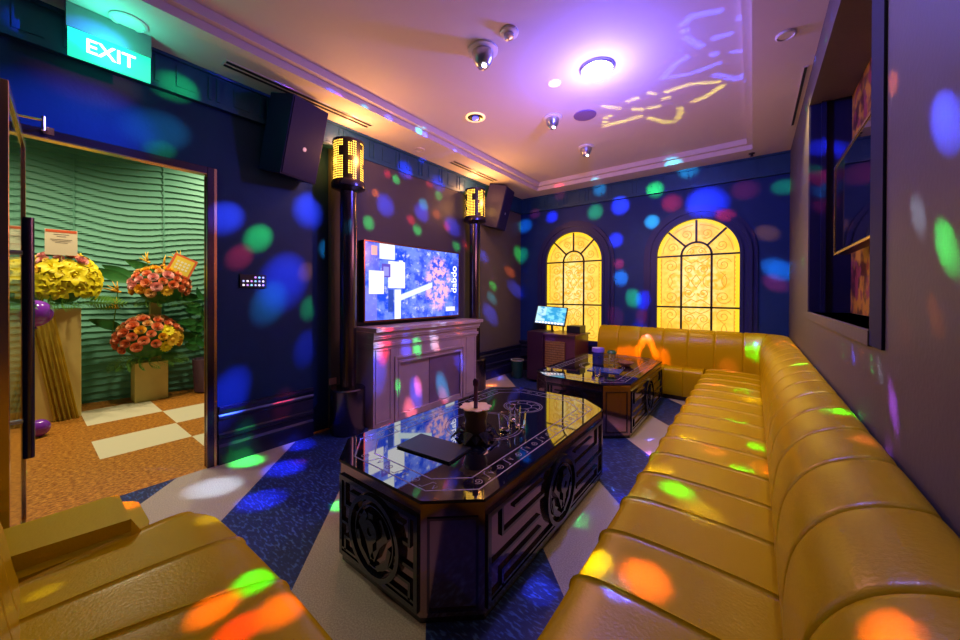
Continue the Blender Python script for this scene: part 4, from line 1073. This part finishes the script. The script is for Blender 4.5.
 ('A',(-2.085,0.271,0.4),0.0672,'k',0.5,0),
 ('A',(-1.715,0.482,0.4),0.0484,'y',0.15,0),
 ('A',(-1.677,0.057,0.4),0.0302,'y',0.1,0),
 ('A',(-2.812,0.79,0.0),0.1454,'w',0.3,0),
 ('A',(-3.056,1.063,0.0),0.1069,'g',0.9,0),
 ('A',(-1.978,1.187,0.0),0.0606,'g',0.9,0),
 ('A',(-1.731,1.01,0.0),0.0734,'b',0.9,0),
 ('A',(-1.619,0.919,0.0),0.0533,'r',0.6,0),
 ('A',(-2.715,1.191,0.0),0.1321,'b',0.8,0),
 ('A',(-2.406,0.919,0.0),0.124,'b',0.7,0),
 ('A',(-3.028,1.449,0.0),0.1183,'b',0.6,0),
 ('A',(-2.722,1.303,0.0),0.0456,'r',0.5,0),
 ('M',(-3.076,4.458,0.0),0.1068,'b',0.8,0),
 ('M',(-2.874,4.019,0.0),0.0975,'o',0.8,0),
 ('M',(-2.707,5.283,0.0),0.1482,'b',0.5,0),
 ('M',(-0.828,3.533,0.0),0.0746,'o',0.4,0),
 ('M',(-0.698,3.404,0.0),0.0529,'b',0.5,0),
 ('M',(-0.878,2.588,0.0),0.073,'b',0.5,0),
 ('M',(-0.65,2.287,0.0),0.0624,'b',0.6,0),
 ('M',(-0.717,2.408,0.0),0.0398,'w',0.5,0),
 ('M',(-0.645,3.076,0.0),0.0799,'p',0.5,0),
 ('M',(-0.725,1.377,0.0),0.0694,'b',0.4,0),
 ('A',(-1.423,0.903,0.0),0.0806,'p',0.2,0),
 ('M',(-0.772,1.944,0.0),0.0682,'g',0.15,0),
 ('A',(-2.83,2.169,0.822),0.0777,'r',0.6,0),
 ('A',(-2.83,2.584,0.715),0.0638,'g',0.8,0),
 ('A',(-2.83,2.433,0.733),0.0721,'b',0.7,0),
 ('A',(-2.83,2.088,0.783),0.0667,'w',0.4,0),
 ('A',(-2.83,2.986,0.241),0.0923,'c',0.8,0),
 ('A',(-2.83,2.586,0.289),0.0852,'b',0.6,0),
 ('A',(-2.83,2.614,0.347),0.0535,'k',0.6,0),
 ('A',(-2.83,2.503,0.086),0.0837,'k',0.6,0),
 ('A',(-2.83,3.003,0.122),0.0695,'r',0.5,0),
 ('A',(-2.83,2.33,0.342),0.0403,'g',0.6,0),
 ('A',(-2.83,2.146,0.718),0.0676,'r',0.5,0),
 ('A',(-2.83,2.078,0.555),0.1141,'b',0.4,0),
 ('A',(-2.83,2.838,0.742),0.0672,'w',0.5,0),
 ('A',(-2.83,2.87,0.693),0.0564,'o',0.4,0),
 ('A',(-2.83,3.284,0.475),0.0732,'b',0.5,0),
 ('A',(-2.83,2.111,0.953),0.0575,'o',0.6,0),
 ('A',(-2.83,2.933,0.96),0.0685,'w',0.5,0),
 ('A',(-2.83,3.245,0.856),0.0606,'o',0.4,0),
 ('B',(-2.64,1.561,2.885),0.024,'b',0.9,0),
 ('B',(-2.64,1.622,2.88),0.0244,'p',0.6,0),
 ('B',(-2.64,2.108,2.892),0.0323,'b',0.9,0),
 ('B',(-2.64,2.469,2.914),0.0401,'c',0.8,0),
 ('B',(-2.64,2.552,2.903),0.0306,'b',0.9,0),
 ('B',(-2.64,3.0,2.873),0.0392,'b',0.9,0),
 ('B',(-2.64,1.86,2.89),0.026,'c',0.5,0),
 ('T',(-0.594,3.349,3.0),0.0254,'y',0.55,1),
 ('T',(-0.568,3.348,3.0),0.0253,'y',0.55,1),
 ('T',(-0.542,3.346,3.0),0.0251,'y',0.55,1),
 ('T',(-0.517,3.345,3.0),0.025,'y',0.55,1),
 ('T',(-0.491,3.344,3.0),0.0249,'y',0.55,1),
 ('T',(-0.466,3.342,3.0),0.0247,'y',0.55,1),
 ('T',(-0.441,3.341,3.0),0.0246,'y',0.55,1),
 ('T',(-0.417,3.34,3.0),0.0245,'y',0.55,1),
 ('T',(-0.394,3.353,3.0),0.0244,'y',0.55,1),
 ('T',(-0.371,3.366,3.0),0.0244,'y',0.55,1),
 ('T',(-0.348,3.379,3.0),0.0244,'y',0.55,1),
 ('T',(-0.325,3.392,3.0),0.0243,'y',0.55,1),
 ('T',(-0.302,3.405,3.0),0.0243,'y',0.55,1),
 ('T',(-0.279,3.418,3.0),0.0243,'y',0.55,1),
 ('T',(-0.256,3.432,3.0),0.0242,'y',0.55,1),
 ('T',(-0.234,3.444,3.0),0.0242,'y',0.55,1),
 ('T',(-0.212,3.53,3.0),0.0247,'y',0.55,1),
 ('T',(-0.237,3.551,3.0),0.0249,'y',0.55,1),
 ('T',(-0.262,3.572,3.0),0.0252,'y',0.55,1),
 ('T',(-0.287,3.593,3.0),0.0255,'y',0.55,1),
 ('T',(-0.314,3.615,3.0),0.0258,'y',0.55,1),
 ('T',(-0.34,3.638,3.0),0.0261,'y',0.55,1),
 ('T',(-0.369,3.646,3.0),0.0263,'y',0.55,1),
 ('T',(-0.398,3.654,3.0),0.0265,'y',0.55,1),
 ('T',(-0.427,3.662,3.0),0.0267,'y',0.55,1),
 ('T',(-0.872,3.649,3.0),0.0289,'y',0.55,1),
 ('T',(-0.907,3.652,3.0),0.0291,'y',0.55,1),
 ('T',(-0.942,3.656,3.0),0.0293,'y',0.55,1),
 ('T',(-0.978,3.66,3.0),0.0295,'y',0.55,1),
 ('T',(-1.015,3.664,3.0),0.0297,'y',0.55,1),
 ('T',(-1.047,3.661,3.0),0.0299,'y',0.55,1),
 ('T',(-1.08,3.658,3.0),0.03,'y',0.55,1),
 ('T',(-1.113,3.655,3.0),0.0301,'y',0.55,1),
 ('T',(-1.147,3.651,3.0),0.0303,'y',0.55,1),
 ('T',(-1.181,3.648,3.0),0.0304,'y',0.55,1),
 ('T',(-1.215,3.644,3.0),0.0306,'y',0.55,1),
 ('T',(-1.179,3.566,3.0),0.0299,'y',0.55,1),
 ('T',(-1.145,3.491,3.0),0.0292,'y',0.55,1),
 ('T',(-1.105,3.472,3.0),0.0289,'y',0.55,1),
 ('T',(-0.804,3.749,3.0),0.034,'y',0.55,1),
 ('T',(-0.774,3.805,3.0),0.0343,'y',0.55,1),
 ('T',(-0.743,3.861,3.0),0.0346,'y',0.55,1),
 ('T',(-0.712,3.919,3.0),0.0348,'y',0.55,1),
 ('T',(-0.668,3.952,3.0),0.0348,'y',0.55,1),
 ('T',(-0.625,3.985,3.0),0.0348,'y',0.55,1),
 ('T',(-0.586,3.901,3.0),0.0339,'y',0.55,1),
 ('T',(-0.55,3.822,3.0),0.0331,'y',0.55,1),
 ('T',(-0.544,3.724,3.0),0.0323,'y',0.55,1),
 ('T',(-1.087,3.257,3.0),0.0273,'y',0.55,1),
 ('T',(-1.064,3.288,3.0),0.0274,'y',0.55,1),
 ('T',(-1.041,3.318,3.0),0.0275,'y',0.55,1),
 ('T',(-1.018,3.349,3.0),0.0276,'y',0.55,1),
 ('T',(-0.995,3.38,3.0),0.0277,'y',0.55,1),
 ('T',(-0.89,3.302,3.0),0.0266,'y',0.55,1),
 ('T',(-0.853,3.302,3.0),0.0264,'y',0.55,1),
 ('T',(-0.817,3.302,3.0),0.0263,'y',0.55,1),
 ('T',(-0.876,3.483,3.0),0.0324,'y',0.55,1),
 ('T',(-0.838,3.523,3.0),0.0325,'y',0.55,1),
 ('T',(-0.762,3.548,3.0),0.0276,'y',0.55,1),
 ('T',(-0.73,3.557,3.0),0.0275,'y',0.55,1),
 ('T',(-0.698,3.566,3.0),0.0274,'y',0.55,1),
 ('T',(-0.629,3.458,3.0),0.0263,'y',0.55,1),
 ('T',(-0.6,3.45,3.0),0.0261,'y',0.55,1),
 ('T',(-0.706,3.284,3.0),0.0256,'y',0.55,1),
 ('T',(-0.684,3.31,3.0),0.0256,'y',0.55,1),
 ('T',(-0.576,3.118,3.0),0.0277,'b',0.8800000000000001,1),
 ('T',(-0.548,3.083,3.0),0.0273,'b',0.8800000000000001,1),
 ('T',(-0.521,3.048,3.0),0.0269,'b',0.8800000000000001,1),
 ('T',(-0.495,3.015,3.0),0.0265,'b',0.8800000000000001,1),
 ('T',(-0.47,2.983,3.0),0.0261,'b',0.8800000000000001,1),
 ('T',(-0.444,2.971,3.0),0.0258,'b',0.8800000000000001,1),
 ('T',(-0.418,2.959,3.0),0.0256,'b',0.8800000000000001,1),
 ('T',(-0.393,2.947,3.0),0.0253,'b',0.8800000000000001,1),
 ('T',(-0.576,3.118,3.0),0.0238,'b',0.8800000000000001,1),
 ('T',(-0.55,3.128,3.0),0.0237,'b',0.8800000000000001,1),
 ('T',(-0.524,3.139,3.0),0.0237,'b',0.8800000000000001,1),
 ('T',(-0.499,3.149,3.0),0.0236,'b',0.8800000000000001,1),
 ('T',(-0.474,3.159,3.0),0.0235,'b',0.8800000000000001,1),
 ('T',(-0.448,3.169,3.0),0.0235,'b',0.8800000000000001,1),
 ('T',(-0.423,3.179,3.0),0.0234,'b',0.8800000000000001,1),
 ('T',(-0.398,3.188,3.0),0.0233,'b',0.8800000000000001,1),
 ('T',(-0.374,3.186,3.0),0.0232,'b',0.8800000000000001,1),
 ('T',(-0.35,3.183,3.0),0.0231,'b',0.8800000000000001,1),
 ('T',(-0.327,3.181,3.0),0.0229,'b',0.8800000000000001,1),
 ('T',(-0.304,3.178,3.0),0.0228,'b',0.8800000000000001,1),
 ('T',(-0.281,3.176,3.0),0.0227,'b',0.8800000000000001,1),
 ('T',(-0.258,3.173,3.0),0.0225,'b',0.8800000000000001,1),
 ('T',(-0.235,3.171,3.0),0.0224,'b',0.8800000000000001,1),
 ('T',(-0.213,3.169,3.0),0.0223,'b',0.8800000000000001,1),
 ('T',(-0.3,2.871,3.0),0.0311,'b',0.8800000000000001,1),
 ('T',(-0.322,2.821,3.0),0.0307,'b',0.8800000000000001,1),
 ('T',(-0.344,2.773,3.0),0.0304,'b',0.8800000000000001,1),
 ('T',(-0.365,2.725,3.0),0.0301,'b',0.8800000000000001,1),
 ('T',(-0.364,2.647,3.0),0.0293,'b',0.8800000000000001,1),
 ('T',(-0.362,2.573,3.0),0.0285,'b',0.8800000000000001,1),
 ('T',(-0.334,2.552,3.0),0.0281,'b',0.8800000000000001,1),
 ('T',(-0.308,2.532,3.0),0.0277,'b',0.8800000000000001,1),
 ('T',(-0.281,2.543,3.0),0.0276,'b',0.8800000000000001,1),
 ('T',(-0.254,2.554,3.0),0.0275,'b',0.8800000000000001,1),
 ('T',(-0.227,2.564,3.0),0.0274,'b',0.8800000000000001,1),
 ('T',(-0.201,2.575,3.0),0.0273,'b',0.8800000000000001,1),
 ('T',(-0.175,2.585,3.0),0.0272,'b',0.8800000000000001,1),
 ('T',(-0.211,2.842,3.0),0.0267,'b',0.8800000000000001,1),
 ('T',(-0.187,2.847,3.0),0.0266,'b',0.8800000000000001,1),
 ('T',(-0.162,2.851,3.0),0.0265,'b',0.8800000000000001,1),
 ('T',(-0.138,2.855,3.0),0.0264,'b',0.8800000000000001,1),
 ('T',(-0.23,3.027,3.0),0.0321,'b',0.8800000000000001,1),
 ('T',(-0.122,3.083,3.0),0.0212,'b',0.8800000000000001,1),
 ('T',(-0.097,3.093,3.0),0.0212,'b',0.8800000000000001,1),
 ('T',(-0.073,3.103,3.0),0.0211,'b',0.8800000000000001,1),
 ('T',(-0.239,3.325,3.0),0.0352,'b',0.8800000000000001,1),
 ('T',(-0.201,3.376,3.0),0.0354,'b',0.8800000000000001,1),
 ('T',(-0.162,3.427,3.0),0.0356,'b',0.8800000000000001,1),
 ('T',(-0.123,3.478,3.0),0.0358,'b',0.8800000000000001,1),
 ('T',(-0.091,3.475,3.0),0.0355,'b',0.8800000000000001,1),
 ('T',(-0.06,3.472,3.0),0.0352,'b',0.8800000000000001,1),
 ('T',(-0.074,2.731,3.0),0.0248,'b',0.77,1),
 ('T',(-0.049,2.72,3.0),0.0245,'b',0.77,1),
]

PW = {'A': 1.0, 'B': 1.0, 'M': 1.0, 'T': .42}
for key, src in SRC.items():
    o = light('beam_source_' + {'A': 'near', 'B': 'mid', 'M': 'main', 'T': 'table'}[key], 'SPOT' if key == 'T' else 'POINT', src, (1, 1, 1), 1.0, .004)
    if key == 'T': o.rotation_euler = (PI, 0, 0); o.data.spot_size = math.radians(100); o.data.spot_blend = .05  # unseen source added above the table rod to throw the ceiling patterns
    l = o.data; l.use_nodes = True; nt = l.node_tree; em = nt.nodes['Emission']; ge = nt.nodes.new('ShaderNodeNewGeometry')
    acc = None
    for lk, P, r, c, s, mode in BEAMS:
        if lk != key: continue
        v = Vector(P)-Vector(src); D = v.length; v.normalize(); a = max(.004, .80*r/D)
        dt = nt.nodes.new('ShaderNodeVectorMath'); dt.operation = 'DOT_PRODUCT'; nt.links.new(ge.outputs['Incoming'], dt.inputs[0]); dt.inputs[1].default_value = v*SIGN
        mr = nt.nodes.new('ShaderNodeMapRange'); mr.interpolation_type = 'SMOOTHSTEP'; nt.links.new(dt.outputs['Value'], mr.inputs[0])
        mr.inputs[1].default_value = math.cos(a*1.5); mr.inputs[2].default_value = math.cos(a*.02); mr.inputs[4].default_value = s*D*D*BK*PW[key]
        sc_ = nt.nodes.new('ShaderNodeVectorMath'); sc_.operation = 'SCALE'; sc_.inputs[0].default_value = COL[c]; nt.links.new(mr.outputs[0], sc_.inputs['Scale'])
        if acc is None: acc = sc_.outputs[0]
        else:
            ad = nt.nodes.new('ShaderNodeVectorMath'); ad.operation = 'MAXIMUM' if mode else 'ADD'; nt.links.new(acc, ad.inputs[0]); nt.links.new(sc_.outputs[0], ad.inputs[1]); acc = ad.outputs[0]
    nt.links.new(acc, em.inputs['Color']); em.inputs['Strength'].default_value = 1
for y in (1.89, 3.765):
    light('lamp_post_glow', 'POINT', (-2.985, y, 2.75), (1, .40, .12), 7, .05)
    light('lamp_post_glow', 'POINT', (-2.80, y, 2.50), (1, .42, .10), 15, .05)
light('lamp_post_glow', 'POINT', (-3.04, 1.69, 2.50), (1, .48, .05), 2.2, .03)
light('lamp_post_glow', 'POINT', (-3.02, 3.95, 2.50), (1, .48, .05), 3.5, .03)
light('disco_wash', 'POINT', (-.948, 2.679, 2.76), (.11, .10, 1), 62, .06)
light('room_fill', 'POINT', (-1.5, 2.95, 1.9), (1, .38, .36), 34, .25)  # added fill hanging mid-room without a fitting, lifts the dark ceiling
light('sofa_spot', 'SPOT', (.15, 3.55, 2.86), (1, .70, .26), 75, .05, spot_size=1.9, spot_blend=.9)  # unseen warm spots shining down on the sofas, no fitting modelled there
light('sofa_spot', 'SPOT', (.15, 1.5, 2.86), (1, .70, .26), 12, .05, spot_size=1.9, spot_blend=.9)
light('sofa_spot', 'SPOT', (-.6, .25, 2.84), (1, .66, .26), 4, .06, spot_size=2.0, spot_blend=.9)
light('sofa_spot', 'SPOT', (-.9, 4.5, 2.95), (1, .66, .26), 55, .06, spot_size=2.0, spot_blend=.9)
for x, y in ((-4.6, .6), (-5.2, 1.6), (-5.0, -.5)): light('hall_downlight', 'SPOT', (x, y, 3.42), (1, .84, .55), 150, .08, spot_size=2.3, spot_blend=.8)
light('exit_sign_glow', 'POINT', (-2.90, .33, 2.70), (.05, 1, .6), 3.2, .05)
w = bpy.data.worlds.new('World'); bpy.context.scene.world = w; w.use_nodes = True
w.node_tree.nodes['Background'].inputs[0].default_value = (.3, .2, .4, 1); w.node_tree.nodes['Background'].inputs[1].default_value = .1

# ------------------------------------------------------------ camera
cam = bpy.data.cameras.new('camera'); co = bpy.data.objects.new('camera', cam); C.objects.link(co)
yaw, pi_, ro = math.radians(37.56), math.radians(.275), math.radians(.21)
r_ = Vector((math.cos(yaw), math.sin(yaw), 0)); d_ = Vector((-math.sin(yaw), math.cos(yaw), 0)); z_ = Vector((0, 0, 1))
d2 = d_*math.cos(pi_)-z_*math.sin(pi_); u_ = d_*math.sin(pi_)+z_*math.cos(pi_)
Rv = r_*math.cos(ro)+u_*math.sin(ro); Uv = -r_*math.sin(ro)+u_*math.cos(ro)
co.matrix_world = basis(Rv, Uv, -d2, (0, 0, 1.284))
cam.sensor_width = 36; cam.lens = 354.976/960*36; cam.shift_y = (295.468-320)/960; cam.clip_start = .01
bpy.context.scene.camera = co
sc0 = bpy.context.scene
sc0.view_settings.view_transform = 'Standard'; sc0.view_settings.look = 'None'; sc0.view_settings.exposure = 0; sc0.view_settings.gamma = 1
sc0.view_settings.use_curve_mapping = False
for o in list(bpy.data.objects):
    if o.type == 'EMPTY' and not o.get('label') and not o.get('kind') and not o.parent: bpy.data.objects.remove(o)
